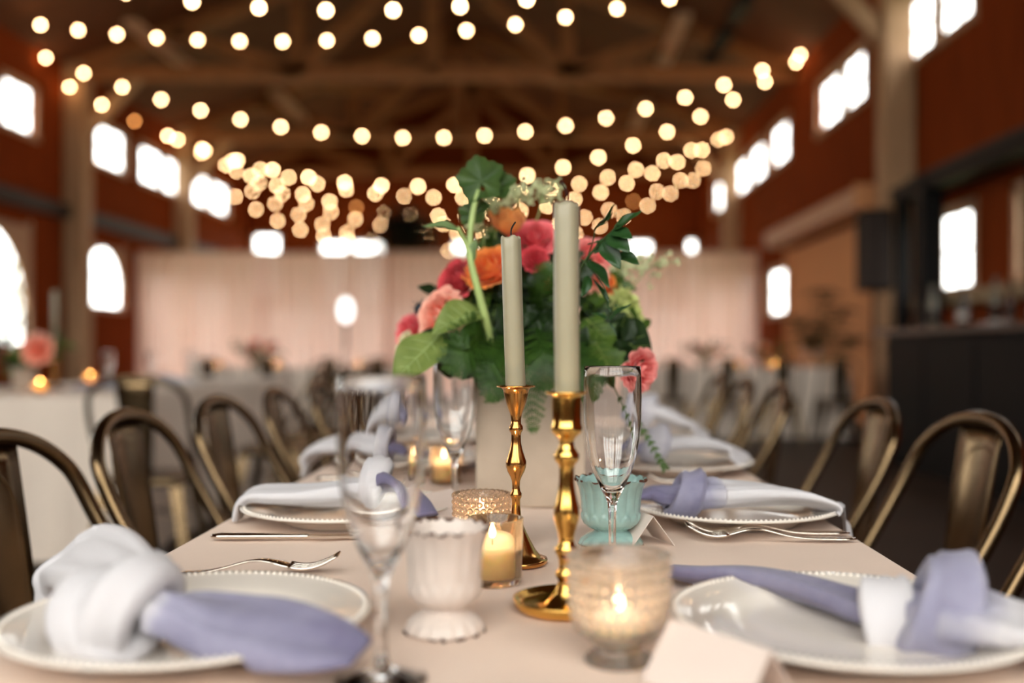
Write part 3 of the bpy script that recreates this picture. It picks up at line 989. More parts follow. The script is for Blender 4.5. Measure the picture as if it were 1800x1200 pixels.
# third left
napkin('third napkin on the left: white knot with a frayed blue edge', (-0.235, 1.78), [
    [A(690, 790, 1.75, .026, .022, .06, 0), A(650, 785, 1.77, .032, .024, .0, 10), A(610, 780, 1.80, .036, .022, .0, 10), A(570, 785, 1.83, .040, .018, .0, 10), A(545, 805, 1.84, .036, .010, .02, 0), A(535, 835, 1.84, .030, .006, .05, 0)],
    [A(695, 790, 1.74, .022, .016, .70, 0), A(720, 792, 1.72, .020, .012, .95, 0), A(745, 800, 1.70, .018, .006, 1.0, 0)],
], [(A(678, 785, 1.745), (1, -0.1, 0), .028, .026, .026, .010, .22, .006)], 51)
# third right
napkin('third napkin on the right: white folds trailing towards the chair', (0.235, 1.74), [
    [A(1110, 792, 1.74, .020, .012, .80, 0), A(1140, 785, 1.73, .024, .018, .45, 0), A(1170, 780, 1.73, .028, .020, .08, 0), A(1215, 778, 1.72, .036, .018, .0, 8), A(1255, 782, 1.72, .040, .014, .0, 8), A(1290, 792, 1.71, .040, .009, .02, 8), A(1306, 815, 1.70, .036, .005, .05, 8), A(1312, 850, 1.70, .034, .004, .08, 8)],
], [(A(1152, 780, 1.725), (1, 0, 0), .026, .024, .022, .010, .30, .006)], 61)
napkin('fourth napkin on the right: white folds, farthest of that side', (0.235, 2.24), [
    [A(1105, 735, 2.25, .022, .014, .5, 0), A(1130, 722, 2.24, .030, .026, .10, 0), A(1160, 728, 2.22, .036, .026, .0, 8), A(1195, 742, 2.21, .042, .018, .0, 8), A(1225, 752, 2.20, .042, .010, .02, 8), A(1238, 772, 2.19, .038, .005, .05, 8), A(1242, 800, 2.19, .034, .004, .06, 8)],
], [(A(1135, 724, 2.23), (1, 0, 0), .030, .030, .024, .010, .25, .006)], 71)
napkin('fourth napkin on the left: upright white folds with a lilac edge', (-0.24, 2.26), [
    [A(745, 740, 2.24, .024, .016, .7, 0), A(715, 725, 2.25, .030, .026, .3, 0), A(690, 720, 2.26, .036, .030, .0, 8), A(660, 735, 2.27, .042, .020, .0, 8), A(640, 760, 2.28, .040, .008, .02, 8)],
], [(A(706, 718, 2.24), (1, 0, 0), .030, .030, .024, .010, .25, .006)], 81)

# ---- cutlery
M_silver = mat('polished_steel', (222, 212, 200), 0.10, metal=1.0, var=0.0)
def fork_mesh(parent):
    """along +X: handle end at x=0, tines at x=0.19"""
    L = 0.19
    def zc(x):
        return 0.004 + 0.011 * math.exp(-((x - 0.115) / 0.035) ** 2) + (0.016 * ((x - 0.145) / 0.045) ** 2 if x > 0.145 else 0)
    def wid(x):
        if x < 0.02: return 0.0085 - 0.002 * (1 - x / 0.02) ** 2 * 2
        if x < 0.105: return 0.0085 - 0.0052 * (x - 0.02) / 0.085
        if x < 0.135: return 0.0033 + 0.0092 * ((x - 0.105) / 0.03)
        return 0.0125
    m = MB()
    xs = [i * 0.145 / 36 for i in range(37)]
    rows = []
    for x in xs:
        w_ = wid(x); z = zc(x)
        th = 0.0022
        row = []
        for (a, b_) in ((-1, 0), (-0.6, 0.9), (0, 1.1), (0.6, 0.9), (1, 0), (0.6, -0.7), (0, -0.8), (-0.6, -0.7)):
            m.v.append((x, a * w_, z + b_ * th * 0.6)); row.append(len(m.v) - 1)
        rows.append(row)
    for a, b_ in zip(rows[:-1], rows[1:]):
        for k in range(8):
            j = (k + 1) % 8
            m.f.append((a[k], a[j], b_[j], b_[k]))
    m.f.append(tuple(reversed(rows[0]))); m.f.append(tuple(rows[-1]))
    m.build('handle', M_silver, parent)
    for q in (-1.5, -0.5, 0.5, 1.5):
        pts = []
        for i in range(9):
            x = 0.143 + (L - 0.143) * i / 8
            pts.append((x, q * 0.0066 * (1 - 0.05 * i / 8), zc(x)))
        m = MB(); m.tube(pts, [0.0021 - 0.0010 * i / 8 for i in range(9)], 8); m.build('tine', M_silver, parent)
def knife_mesh(parent):
    m = MB(); m.lathe([(0, 0), (0.004, 0.002), (0.0062, 0.012), (0.0055, 0.05), (0.0045, 0.095), (0.0055, 0.108), (0.003, 0.114), (0, 0.115)], 14)
    m.v = [(z, x, 0.005 + y * 0.62) for x, y, z in m.v]
    m.build('handle', M_silver, parent)
    m = MB()
    ring = [(0.112, -0.005), (0.13, -0.009), (0.19, -0.0095), (0.215, -0.006), (0.228, 0.003), (0.215, 0.006), (0.112, 0.005)]
    n = len(ring)
    for zz in (0.004, 0.0062):
        for x, y in ring: m.v.append((x, y, zz))
    m.f.append(tuple(range(n))[::-1]); m.f.append(tuple(range(n, 2 * n)))
    for i in range(n): m.f.append((i, (i + 1) % n, n + (i + 1) % n, n + i))
    m.build('blade', M_silver, parent, smooth=False)
fk = thing('fork', 'polished fork by the right table edge, front one of the crossed pair', 'fork', (0.352, 1.118, TZ + 0.001), PI - 0.02, group='forks'); fork_mesh(fk)
dup(fk, (0.356, 1.155, TZ + 0.001), PI + 0.06, 'polished fork by the right table edge, rear one of the pair beside the plate')
dup(fk, (-0.385, 0.945, TZ + 0.001), 0.08, 'fork with tines pointing at the white cup, behind the near-left plate')
dup(fk, (-0.365, 1.46, TZ + 0.001), 0.10, 'fork half hidden behind the second left plate')
dup(fk, (0.355, 1.575, TZ + 0.001), PI - 0.02, 'fork before the third plate on the right')
kn = thing('table_knife', 'polished knife lying along the left side before the second plate', 'knife', (-0.376, 1.128, TZ + 0.001), 0.015, group='knives'); knife_mesh(kn)
dup(kn, (-0.37, 1.625, TZ + 0.001), 0.03, 'knife lying before the third plate on the left')

# ---- place cards
M_card = mat('ivory_card', (220, 204, 194), 0.8, var=0.02)
def card(x, y, rz, label, L=0.085, Hh=0.045):
    o = thing('place_card', label, 'card', (x, y, TZ + 0.0015), rz, group='folded place cards')
    for s_ in (-1, 1):
        m = MB(); m.add([(-L / 2, s_ * 0.026, 0), (L / 2, s_ * 0.026, 0), (L / 2, 0, Hh), (-L / 2, 0, Hh)], [(0, 1, 2, 3)])
        q = m.build('card_face', M_card, o, smooth=False)
        sd = q.modifiers.new('solid', 'SOLIDIFY'); sd.thickness = 0.0006; sd.offset = 0
p = at(1250, 1180, 0.66)
card(0.112, 0.634, R(-53), 'blank ivory place card in the right foreground beside the glass votive', 0.087, 0.036)
card(0.112, 1.115, R(-72), 'small folded place card between the blue cup and the forks', 0.06, 0.034)
card(-0.128, 1.235, R(60), 'small folded place card left of the vase by the rear flute', 0.055, 0.04)

# ---- champagne flutes
M_glass = glass_mat('clear_glass', ior=1.54)
flute_prof = [(0.0, 0.0035), (0.012, 0.0032), (0.024, 0.0015), (0.030, 0.0006), (0.0305, 0.0012), (0.026, 0.003), (0.014, 0.0065), (0.006, 0.010), (0.004, 0.018), (0.0036, 0.035), (0.0038, 0.055), (0.0048, 0.066),
              (0.008, 0.0735), (0.0125, 0.082), (0.0180, 0.094), (0.0235, 0.111), (0.0268, 0.130), (0.0284, 0.150), (0.0288, 0.170), (0.0285, 0.190), (0.0280, 0.1995), (0.0275, 0.2003), (0.0270, 0.1995),
              (0.0274, 0.190), (0.0277, 0.170), (0.0272, 0.150), (0.0256, 0.130), (0.0222, 0.111), (0.0164, 0.094), (0.0105, 0.083), (0.005, 0.0785), (0, 0.0775)]
fl0 = thing('champagne_flute', 'empty champagne flute standing before the blue cup, in sharp focus', 'flute', group='champagne flutes')
m = MB(); m.lathe(flute_prof, 56); m.build('flute_glass', M_glass, fl0)
fl0.location = (0.069, 0.98, TZ + 0.001)
dup(fl0, (-0.106, 0.655, TZ + 0.001), 0, 'large blurred champagne flute in the left foreground')
dup(fl0, (-0.118, 1.34, TZ + 0.001), 0, 'champagne flute behind the hobnail votive, left of the vase')
dup(fl0, (-0.14, 1.85, TZ + 0.001), 0, 'champagne flute at the third left place, seen through nearer glass')

# ---- brass candlesticks with sage tapers
M_brass = mat('antique_brass', (206, 150, 84), 0.2, metal=1.0, var=0.12, scale=40)
M_brass2 = mat('bright_brass', (232, 184, 98), 0.17, metal=1.0, var=0.08, scale=40)
M_wax = mat('sage_wax', (152, 145, 121), 0.30, var=0.03, scale=25, sss=0.15, bump=0.03, bscale=90)
M_wick = mat('burnt_wick', (22, 18, 16), 0.9, var=0)
def smooth_prof(pr, n=3):
    return pr
def candlestick(label, loc, prof, mt, rot, candle_z, clen, cr, tilt, lean):
    o = thing('brass_candlestick', label, 'candlestick', loc, group='brass candlesticks')
    m = MB(); m.lathe(prof, 56); st = m.build('stick', mt, o)
    return o
h1 = 0.175
def pxl(rows, ppm, ybase):
    return [(hw / ppm, (ybase - y) / ppm) for y, hw in rows]
left_rows = [(1000, 0), (1000, 50), (999, 55), (994, 56), (991, 55), (989, 48), (984, 41), (975, 34), (960, 26), (945, 18), (930, 12), (915, 9), (900, 7.6), (888, 7.4), (884, 9.6), (881, 10.2), (877, 10), (873, 7.6), (866, 6.9), (855, 7.4), (847, 10.5), (838, 15.5), (829, 18.2), (821, 18.2), (811, 14.8), (800, 11.2), (788, 8.8), (776, 8.6), (770, 9.6), (767, 12), (763, 12.3), (759, 11.8), (755, 9), (748, 8.8), (738, 10.6), (728, 14.5), (716, 18.2), (703, 21.5), (695, 23), (691.5, 27), (690.5, 33.5), (689, 34.6), (687.6, 34.0), (687.3, 26), (688, 20), (700, 18), (712, 15), (712, 0)]
cl = candlestick('dark brass candlestick with a waisted stem, holding the shorter sage taper', (-0.0265, 1.01, TZ + 0.001), pxl(left_rows, 1733, 1000), M_brass, None, 0, 0, 0, 0, 0)
right_rows = [(1072, 0), (1072, 78), (1070, 86), (1062, 92), (1053, 94), (1050, 93.5), (1051, 91), (1058, 86), (1063, 76), (1064, 50), (1060, 40), (1050, 29), (1040, 22), (1030, 17.5), (1020, 14.5), (1016, 18), (1012, 20), (1007, 19.5), (1003, 15), (996, 13.5), (985, 14), (977, 17), (973, 19.5), (967, 20.5), (962, 19.5), (958, 15), (950, 13), (940, 14.5), (928, 18), (916, 21.5), (905, 23), (895, 22.2), (880, 18.5), (865, 15.5), (850, 13.6), (836, 13.4), (824, 13.4), (818, 14.5), (812, 20), (806, 22.4), (800, 22.2), (794, 19), (788, 14.5), (780, 12.8), (774, 14), (768, 19), (762, 25.5), (756, 28), (750, 27.5), (746, 25.6), (735, 25.8), (700, 26.2), (697, 27), (695, 33), (693, 37.5), (691, 38), (689.8, 37), (690, 28), (692, 22.5), (720, 22), (720, 0)]
cr_ = candlestick('bright brass candlestick with ringed stem and saucer base, holding the taller sage taper', (0.0205, 0.833, TZ + 0.001), pxl(right_rows, 2100, 1072), M_brass2, None, 0, 0, 0, 0, 0)
def taper(label, loc, length, r, rot, notch):
    o = thing('taper_candle', label, 'candle', loc, rot=rot, group='sage taper candles')
    pr = [(0, 0), (r * 0.98, 0)] + [(r * (1.0 - 0.0 * i), length * i / 14) for i in range(1, 14)]
    pr += [(r * 1.0, length - 0.003), (r * 0.97, length - 0.001), (r * 0.86, length), (r * 0.7, length - 0.0018), (r * 0.3, length + (0.001 if notch else -0.002)), (0, length + (0.003 if notch else -0.002))]
    def fn(t, k, rr, z):
        f = z / length
        drip = 0.045 * max(0, f - 0.25) * (math.sin(5 * t + 1.0) + 0.6 * math.sin(9 * t + 2))
        return rr * (1 + drip + 0.010 * math.sin(3 * t + 9 * f)), z + (0.0012 * math.sin(4 * t) if f > 0.985 else 0)
    m = MB(); m.lathe(pr, 40, fn=fn); m.build('wax', M_wax, o)
    m = MB(); m.tube(catmull([(0.001, 0, length - 0.004), (0.001, 0, length + 0.006), (0.003, 0, length + 0.011), (0.006, 0, length + 0.015)] if not notch else
                             [(0, 0, length), (0.0008, 0, length + 0.008), (-0.001, 0, length + 0.014), (-0.004, 0, length + 0.019)], 12), [0.0009] * 11 + [0.0006], 6)
    m.build('wick', M_wick, o)
    return o
taper('sage green taper candle, shorter and leaning a little left', (-0.0265, 1.01, TZ + 0.166), 0.166, 0.0102, (0, R(-2.0), 0), False)
taper('sage green taper candle, taller and upright', (0.0210, 0.833, TZ + 0.170), 0.170, 0.0106, (0, R(-0.4), 0), True)

# ---- ceramic petal cups
def petal_cup(label, loc, ht, rim, M_gl, M_wear, seed, rz=0):
    rn = random.Random(seed)
    o = thing('ceramic_cup', label, 'cup', loc, rz, group='footed ceramic petal cups')
    H = ht
    prof = [(0.0, 0.02), (0.30, 0.02), (0.88, 0.0), (0.90, 0.02), (0.84, 0.08), (0.68, 0.15), (0.52, 0.19), (0.46, 0.215), (0.46, 0.23), (0.62, 0.27), (0.74, 0.33), (0.80, 0.40), (0.815, 0.47), (0.815, 0.55), (0.825, 0.65), (0.85, 0.76), (0.89, 0.86), (0.95, 0.945), (1.0, 1.0), (0.985, 1.005), (0.955, 0.985), (0.90, 0.93), (0.84, 0.85), (0.79, 0.72), (0.76, 0.55), (0.74, 0.42), (0.66, 0.34), (0.40, 0.29), (0, 0.28)]
    # refine
    P = []
    for a, b_ in zip(prof[:-1], prof[1:]):
        for i in range(3):
            P.append((a[0] + (b_[0] - a[0]) * i / 3, a[1] + (b_[1] - a[1]) * i / 3))
    P.append(prof[-1])
    np_ = 16
    n_out = 19 * 3 - 3
    def fn(t, k, r, z):
        zz = z / H
        if k <= n_out and zz > 0.2:
            if zz > 0.48:
                fl = abs(math.sin(np_ / 2 * t))            # long ribs
                f = 1 + 0.035 * (fl ** 0.6 - 0.6) * min(1, (zz - 0.48) / 0.1)
                if zz > 0.93: f += 0.012 * math.cos(np_ * t)
            else:
                def petal(ph, z0, z1, amp):
                    a = ((t * np_ / (2 * PI) + ph) % 1.0) * 2 - 1
                    q = (zz - z0) / (z1 - z0)
                    if q < 0 or q > 1: return 0
                    lim = math.sqrt(max(0, 1 - (2 * q - 1) ** 2 * (1 if q > .5 else .6)))
                    d = lim - abs(a)
                    return amp * min(1, max(0, d) * 3.5)
                f = 1 + max(petal(0, 0.22, 0.40, 0.045), petal(0.5, 0.30, 0.48, 0.04))
            return r * f, z
        if k <= n_out and zz < 0.13:
            return r * (1 + 0.02 * math.cos(np_ * t)), z
        return r, z + (0.012 * H * math.cos(np_ * t) if zz > 0.98 else 0)
    m = MB(); m.lathe([(r * rim, z * H) for r, z in P], 160, fn=fn); m.build('glazed_body', M_gl, o)
    # worn brown lip: short chipped arcs
    for (rr, zz, nm, dens) in ((0.995, 1.0, 'worn_lip', 0.8), (0.89, 0.012, 'worn_foot', 0.55)):
        m = MB()
        t = 0.0
        while t < 2 * PI:
            ln = rn.uniform(0.08, 0.32)
            if rn.random() < dens:
                n = 5
                pts = []
                for i in range(n):
                    a = t + ln * i / (n - 1)
                    w_ = 0.012 * H * math.cos(np_ * a) if nm == 'worn_lip' else 0
                    pts.append((rr * rim * (1 + 0.01 * math.cos(np_ * a)) * math.cos(a), rr * rim * (1 + 0.01 * math.cos(np_ * a)) * math.sin(a), zz * H + w_ - rn.uniform(0, 0.001)))
                rd = rn.uniform(0.0009, 0.0017)
                m.tube(pts, [rd * 0.4, rd, rd * rn.uniform(.6, 1.3), rd, rd * 0.4], 6)
            t += ln + rn.uniform(0.0, 0.12)
        tag(m.build(nm, M_wear, o), kind='stuff')
    return o
M_aqua = mat('aqua_crackle_glaze', (148, 180, 174), 0.14, var=0.10, scale=60, coat=0.4)
M_white = mat('antique_white_glaze', (214, 200, 190), 0.35, var=0.05, scale=40)
M_wear = mat('brown_chipped_clay', (82, 48, 32), 0.8, var=0.2)
petal_cup('white footed ceramic cup with worn brown lip, left foreground', (-0.0755, 0.772, TZ + 0.001), 0.080, 0.0345, M_white, M_wear, 3, 0.2)
petal_cup('aqua footed ceramic cup with worn brown lip, behind the sharp flute', (0.0765, 1.11, TZ + 0.001), 0.073, 0.0400, M_aqua, M_wear, 5, 0.1)

# ---- lit votives
M_flame = emit_mat('flame', (1.0, 0.68, 0.42), 1000.0)
M_vwax = mat('votive_wax', (250, 232, 204), 0.5, var=0, sss=0.6, sssr=(0.03, 0.018, 0.010))
def glow_glass(name, tint, tr_=0.35, rough=0.15):
    m_ = bpy.data.materials.new(name); m_.use_nodes = True
    nt = m_.node_tree
    b_ = nt.nodes['Principled BSDF']
    b_.inputs['Base Color'].default_value = lin(tint); b_.inputs['Roughness'].default_value = rough
    b_.inputs['Transmission Weight'].default_value = 1.0; b_.inputs['IOR'].default_value = 1.42
    tl = nt.nodes.new('ShaderNodeBsdfTranslucent'); tl.inputs['Color'].default_value = lin(tint)
    nz = nt.nodes.new('ShaderNodeTexNoise'); nz.inputs['Scale'].default_value = 120
    mr = nt.nodes.new('ShaderNodeMapRange'); mr.inputs['To Min'].default_value = tr_ * 0.8; mr.inputs['To Max'].default_value = tr_ * 1.2
    nt.links.new(nz.outputs['Fac'], mr.inputs['Value'])
    mx = nt.nodes.new('ShaderNodeMixShader'); nt.links.new(mr.outputs[0], mx.inputs[0])
    nt.links.new(b_.outputs[0], mx.inputs[1]); nt.links.new(tl.outputs[0], mx.inputs[2])
    nt.links.new(mx.outputs[0], nt.nodes['Material Output'].inputs['Surface'])
    return m_
M_haze = glow_glass('hazy_clear_glass', (255, 250, 244), 0.12, 0.03)
M_amber = glow_glass('amber_tint_glass', (255, 236, 208), 0.10, 0.0)
M_peach = glow_glass('peach_lustre_glass', (255, 240, 224), 0.16, 0.02)
bm = MB(); bm.lathe([(0, 0), (0.0026, 0.0015), (0.0036, 0.004), (0.0032, 0.007), (0.0016, 0.011), (0, 0.014)], 10)
ME_flame = bm.mesh('flame', M_flame)
def lit_wax(parent, r, h, z, crater=0.15, dx=0):
    m = MB(); m.lathe([(0, z), (r, z), (r, z + h), (r * 0.97, z + h + 0.001), (r * 0.8, z + h - crater * 0.012), (0, z + h - crater * 0.02)], 32); w_ = m.build('wax', M_vwax, parent)
    m = MB(); m.tube([(dx, 0, z + h - 0.003), (dx, 0, z + h + 0.004)], 0.0007, 6); m.build('wick', M_wick, w_)
    put('flame', ME_flame, parent, (dx, 0, z + h + 0.003))
# clear straight votive
v1 = thing('glass_votive', 'clear straight glass votive with a lit ivory candle, left of the bright candlestick', 'votive', (-0.0435, 0.925, TZ + 0.001), group='lit glass votives')
m = MB(); m.lathe([(0, 0.0), (0.0225, 0), (0.0245, 0.002), (0.0262, 0.06), (0.0258, 0.0608), (0.0253, 0.06), (0.0236, 0.008), (0.020, 0.006), (0, 0.006)], 48); m.build('glass', M_amber, v1)
lit_wax(v1, 0.0205, 0.026, 0.0065, dx=-0.003)
# hobnail votive
M_stud = glow_glass('stud_glass', (255, 244, 232), 0.12, 0.0)
v2 = thing('hobnail_votive', 'peach hobnail glass votive glowing behind the clear votive', 'votive', (-0.066, 1.085, TZ + 0.001), group='lit glass votives')
m = MB(); m.lathe([(0, 0.0), (0.026, 0), (0.028, 0.003), (0.0295, 0.055), (0.0300, 0.0595), (0.0290, 0.0605), (0.0275, 0.0595), (0.0262, 0.008), (0.022, 0.006), (0, 0.006)], 48); m.build('glass', M_peach, v2)
m = MB()
for k in range(9):
    z = 0.005 + k * 0.0066; n = 26
    for i in range(n):
        t = 2 * PI * (i + 0.5 * (k % 2)) / n
        rr = 0.0280 + 0.0016 * z / 0.06
        m.sphere((rr * math.cos(t), rr * math.sin(t), z), 0.0034, 10, 8)
tag(m.build('hobnail_studs', M_stud, v2), kind='stuff')
lit_wax(v2, 0.021, 0.024, 0.0065)
# near footed votive with beaded bands
v3 = thing('footed_votive', 'footed glass votive with beaded bands glowing in the right foreground', 'votive', (0.0535, 0.695, TZ + 0.001), group='lit glass votives')
m = MB(); m.lathe([(0, 0.002), (0.018, 0.002), (0.0235, 0.0), (0.0245, 0.002), (0.021, 0.006), (0.0155, 0.009), (0.0175, 0.012), (0.026, 0.020), (0.0315, 0.032), (0.0338, 0.046), (0.0345, 0.062), (0.0350, 0.074), (0.0340, 0.0752), (0.0328, 0.074), (0.0318, 0.046), (0.0295, 0.033), (0.024, 0.022), (0.015, 0.0165), (0, 0.0155)], 56); m.build('glass', M_haze, v3)
m = MB()
for z, n, rad, rr in ((0.0735, 40, 0.0023, .0352), (0.0655, 36, 0.0026, .0349), (0.056, 30, 0.0030, .0342), (0.048, 30, 0.0031, .0339), (0.040, 28, 0.0031, .0330), (0.032, 26, 0.0030, .0314), (0.025, 22, 0.0028, .0290)):
    for i in range(n):
        t = 2 * PI * (i + 0.5 * (int(z * 1000) % 2)) / n
        m.sphere((rr * math.cos(t), rr * math.sin(t), z), rad, 8, 6)
tag(m.build('bead_bands', M_haze, v3), kind='stuff')
lit_wax(v3, 0.0185, 0.014, 0.018)
# far votive at the third left place, a small flame
v4 = dup(v1, (-0.155, 1.60, TZ + 0.001), 0, 'small lit votive behind the rear flute')
# ================================================================ VASE AND FLOWERS
M_conc = mat('pale_concrete', (172, 154, 136), 0.85, var=0.10, scale=14, bump=0.15, bscale=80)
vase = thing('concrete_vase', 'square pale concrete vase holding the big flower arrangement', 'vase', (-0.0155, 1.428, TZ + 0.001))
W_, Hv, th = 0.075, 0.195, 0.010
m = MB()
def sq(h, z): return [(-h, -h, z), (h, -h, z), (h, h, z), (-h, h, z)]
m.add(sq(W_, 0) + sq(W_, Hv) + sq(W_ - th, Hv) + sq(W_ - th, 0.012),
      [(3, 2, 1, 0), (12, 13, 14, 15)] + [(k * 4 + i, k * 4 + (i + 1) % 4, (k + 1) * 4 + (i + 1) % 4, (k + 1) * 4 + i) for k in range(3) for i in range(4)])
vb = bevel(m.build('vase_body', M_conc, vase, smooth=False), 0.003)
VC = Vector((-0.0155, 1.428, TZ + 0.15))

def petal_mat(name, base, edge):
    if name in MATS: return MATS[name]
    m_ = bpy.data.materials.new(name); m_.use_nodes = True
    nt = m_.node_tree
    b = nt.nodes['Principled BSDF']
    b.inputs['Roughness'].default_value = 0.55
    b.inputs['Specular IOR Level'].default_value = 0.25
    b.inputs['Sheen Weight'].default_value = 0.2
    at_ = nt.nodes.new('ShaderNodeAttribute'); at_.attribute_name = 'tip'
    nz = nt.nodes.new('ShaderNodeTexNoise'); nz.inputs['Scale'].default_value = 45; nz.inputs['Detail'].default_value = 3
    tc = nt.nodes.new('ShaderNodeTexCoord'); mp = nt.nodes.new('ShaderNodeMapping'); mp.inputs['Scale'].default_value = (3, 3, 0.6)
    nt.links.new(tc.outputs['Object'], mp.inputs['Vector']); nt.links.new(mp.outputs['Vector'], nz.inputs['Vector'])
    ad = nt.nodes.new('ShaderNodeMath'); ad.operation = 'MULTIPLY_ADD'; ad.inputs[1].default_value = 0.5
    nt.links.new(nz.outputs['Fac'], ad.inputs[0]); nt.links.new(at_.outputs['Fac'], ad.inputs[2])
    rp = nt.nodes.new('ShaderNodeValToRGB')
    rp.color_ramp.elements[0].position = 0.35; rp.color_ramp.elements[0].color = lin(base)
    rp.color_ramp.elements[1].position = 1.25 if False else 1.0; rp.color_ramp.elements[1].color = lin(edge)
    nt.links.new(ad.outputs[0], rp.inputs['Fac'])
    nt.links.new(rp.outputs['Color'], b.inputs['Base Color'])
    tl = nt.nodes.new('ShaderNodeBsdfTranslucent'); nt.links.new(rp.outputs['Color'], tl.inputs['Color'])
    mx = nt.nodes.new('ShaderNodeMixShader'); mx.inputs[0].default_value = 0.28
    o_ = nt.nodes['Material Output']
    nt.links.new(b.outputs[0], mx.inputs[1]); nt.links.new(tl.outputs[0], mx.inputs[2]); nt.links.new(mx.outputs[0], o_.inputs['Surface'])
    MATS[name] = m_
    return m_
C_coral = petal_mat('coral_petal', (226, 74, 92), (248, 128, 132))
C_crim = petal_mat('crimson_petal', (190, 34, 52), (226, 84, 92))
C_orange = petal_mat('orange_petal', (240, 110, 40), (252, 160, 80))
C_apri = petal_mat('apricot_petal', (244, 140, 60), (252, 186, 112))
C_peach = petal_mat('peach_petal', (246, 138, 112), (254, 196, 174))
C_pink = petal_mat('pink_petal', (238, 104, 108), (252, 166, 158))
C_green = petal_mat('chartreuse_petal', (176, 192, 96), (214, 220, 142))
C_cream = petal_mat('cream_petal', (236, 224, 170), (246, 240, 206))

def leaf_mat(name, c1, c2, tl_=0.3, rough=0.45):
    if name in MATS: return MATS[name]
    m_ = bpy.data.materials.new(name); m_.use_nodes = True
    nt = m_.node_tree
    b = nt.nodes['Principled BSDF']; b.inputs['Roughness'].default_value = rough; b.inputs['Specular IOR Level'].default_value = 0.35
    nz = nt.nodes.new('ShaderNodeTexNoise'); nz.inputs['Scale'].default_value = 40; nz.inputs['Detail'].default_value = 4
    tc = nt.nodes.new('ShaderNodeTexCoord'); nt.links.new(tc.outputs['Object'], nz.inputs['Vector'])
    rp = nt.nodes.new('ShaderNodeValToRGB'); rp.color_ramp.elements[0].position = 0.3; rp.color_ramp.elements[1].position = 0.75
    rp.color_ramp.elements[0].color = lin(c1); rp.color_ramp.elements[1].color = lin(c2)
    nt.links.new(nz.outputs['Fac'], rp.inputs['Fac']); nt.links.new(rp.outputs['Color'], b.inputs['Base Color'])
    tl = nt.nodes.new('ShaderNodeBsdfTranslucent'); nt.links.new(rp.outputs['Color'], tl.inputs['Color'])
    mx = nt.nodes.new('ShaderNodeMixShader'); mx.inputs[0].default_value = tl_
    nt.links.new(b.outputs[0], mx.inputs[1]); nt.links.new(tl.outputs[0], mx.inputs[2]); nt.links.new(mx.outputs[0], nt.nodes['Material Output'].inputs['Surface'])
    MATS[name] = m_
    return m_
G_dark = leaf_mat('dark_leaf', (22, 40, 16), (42, 64, 26))
G_mid = leaf_mat('mid_leaf', (54, 82, 28), (88, 112, 42))
G_light = leaf_mat('light_leaf', (112, 134, 66), (142, 158, 86), 0.4)
G_sage = leaf_mat('sage_leaf', (96, 124, 78), (128, 150, 100), 0.3)
G_fern = leaf_mat('fern_green', (40, 72, 22), (66, 98, 34), 0.35)
G_ruscus = leaf_mat('ruscus_green', (28, 58, 28), (50, 82, 38), 0.15, 0.32)
G_stem = mat('pale_stem', (150, 170, 104), 0.5, var=0.1, scale=30)
G_dstem = mat('green_stem', (70, 98, 48), 0.55, var=0.1, scale=30)

def petal_mesh(R_, H_, open_, spread, ruff, mt, seed):
    """patch of a bulb-shaped surface of revolution: one petal hugging the axis"""
    rn = random.Random(seed)
    p1, p2 = rn.uniform(0, 6), rn.uniform(0, 6)
    nu, nv = 9, 8
    m = MB(); tip = []
    def fn(u, v):
        a = (u - 0.5) * 2
        wv_ = math.sin(PI * min(1, 0.18 + v * 0.62)) ** 0.7 if v < 0.98 else math.sin(PI * 0.8) ** 0.7
        edge = 1 - 0.16 * a * a * v * v
        ang = a * spread * wv_
        belly = math.sin(PI * 0.5 * min(1.0, v / 0.62))
        r = R_ * (0.10 + 0.90 * belly)
        if v > 0.62:
            q = (v - 0.62) / 0.38
            r += R_ * (open_ - 1) * q * q * 0.5
        r *= 1 + ruff * v * math.sin(5 * a + p1) * 0.6
        z = H_ * v * edge * (1 + ruff * 0.5 * v * math.sin(4 * a + p2))
        return (r * math.sin(ang), r * math.cos(ang), z)
    m.grid(nu, nv, fn)
    for j in range(nv):
        for i in range(nu):
            tip.append(0.75 * (j / (nv - 1)) ** 1.5)
    me = m.mesh('petal', mt)
    at_ = me.attributes.new('tip', 'FLOAT', 'POINT'); at_.data.foreach_set('value', tip)
    return me

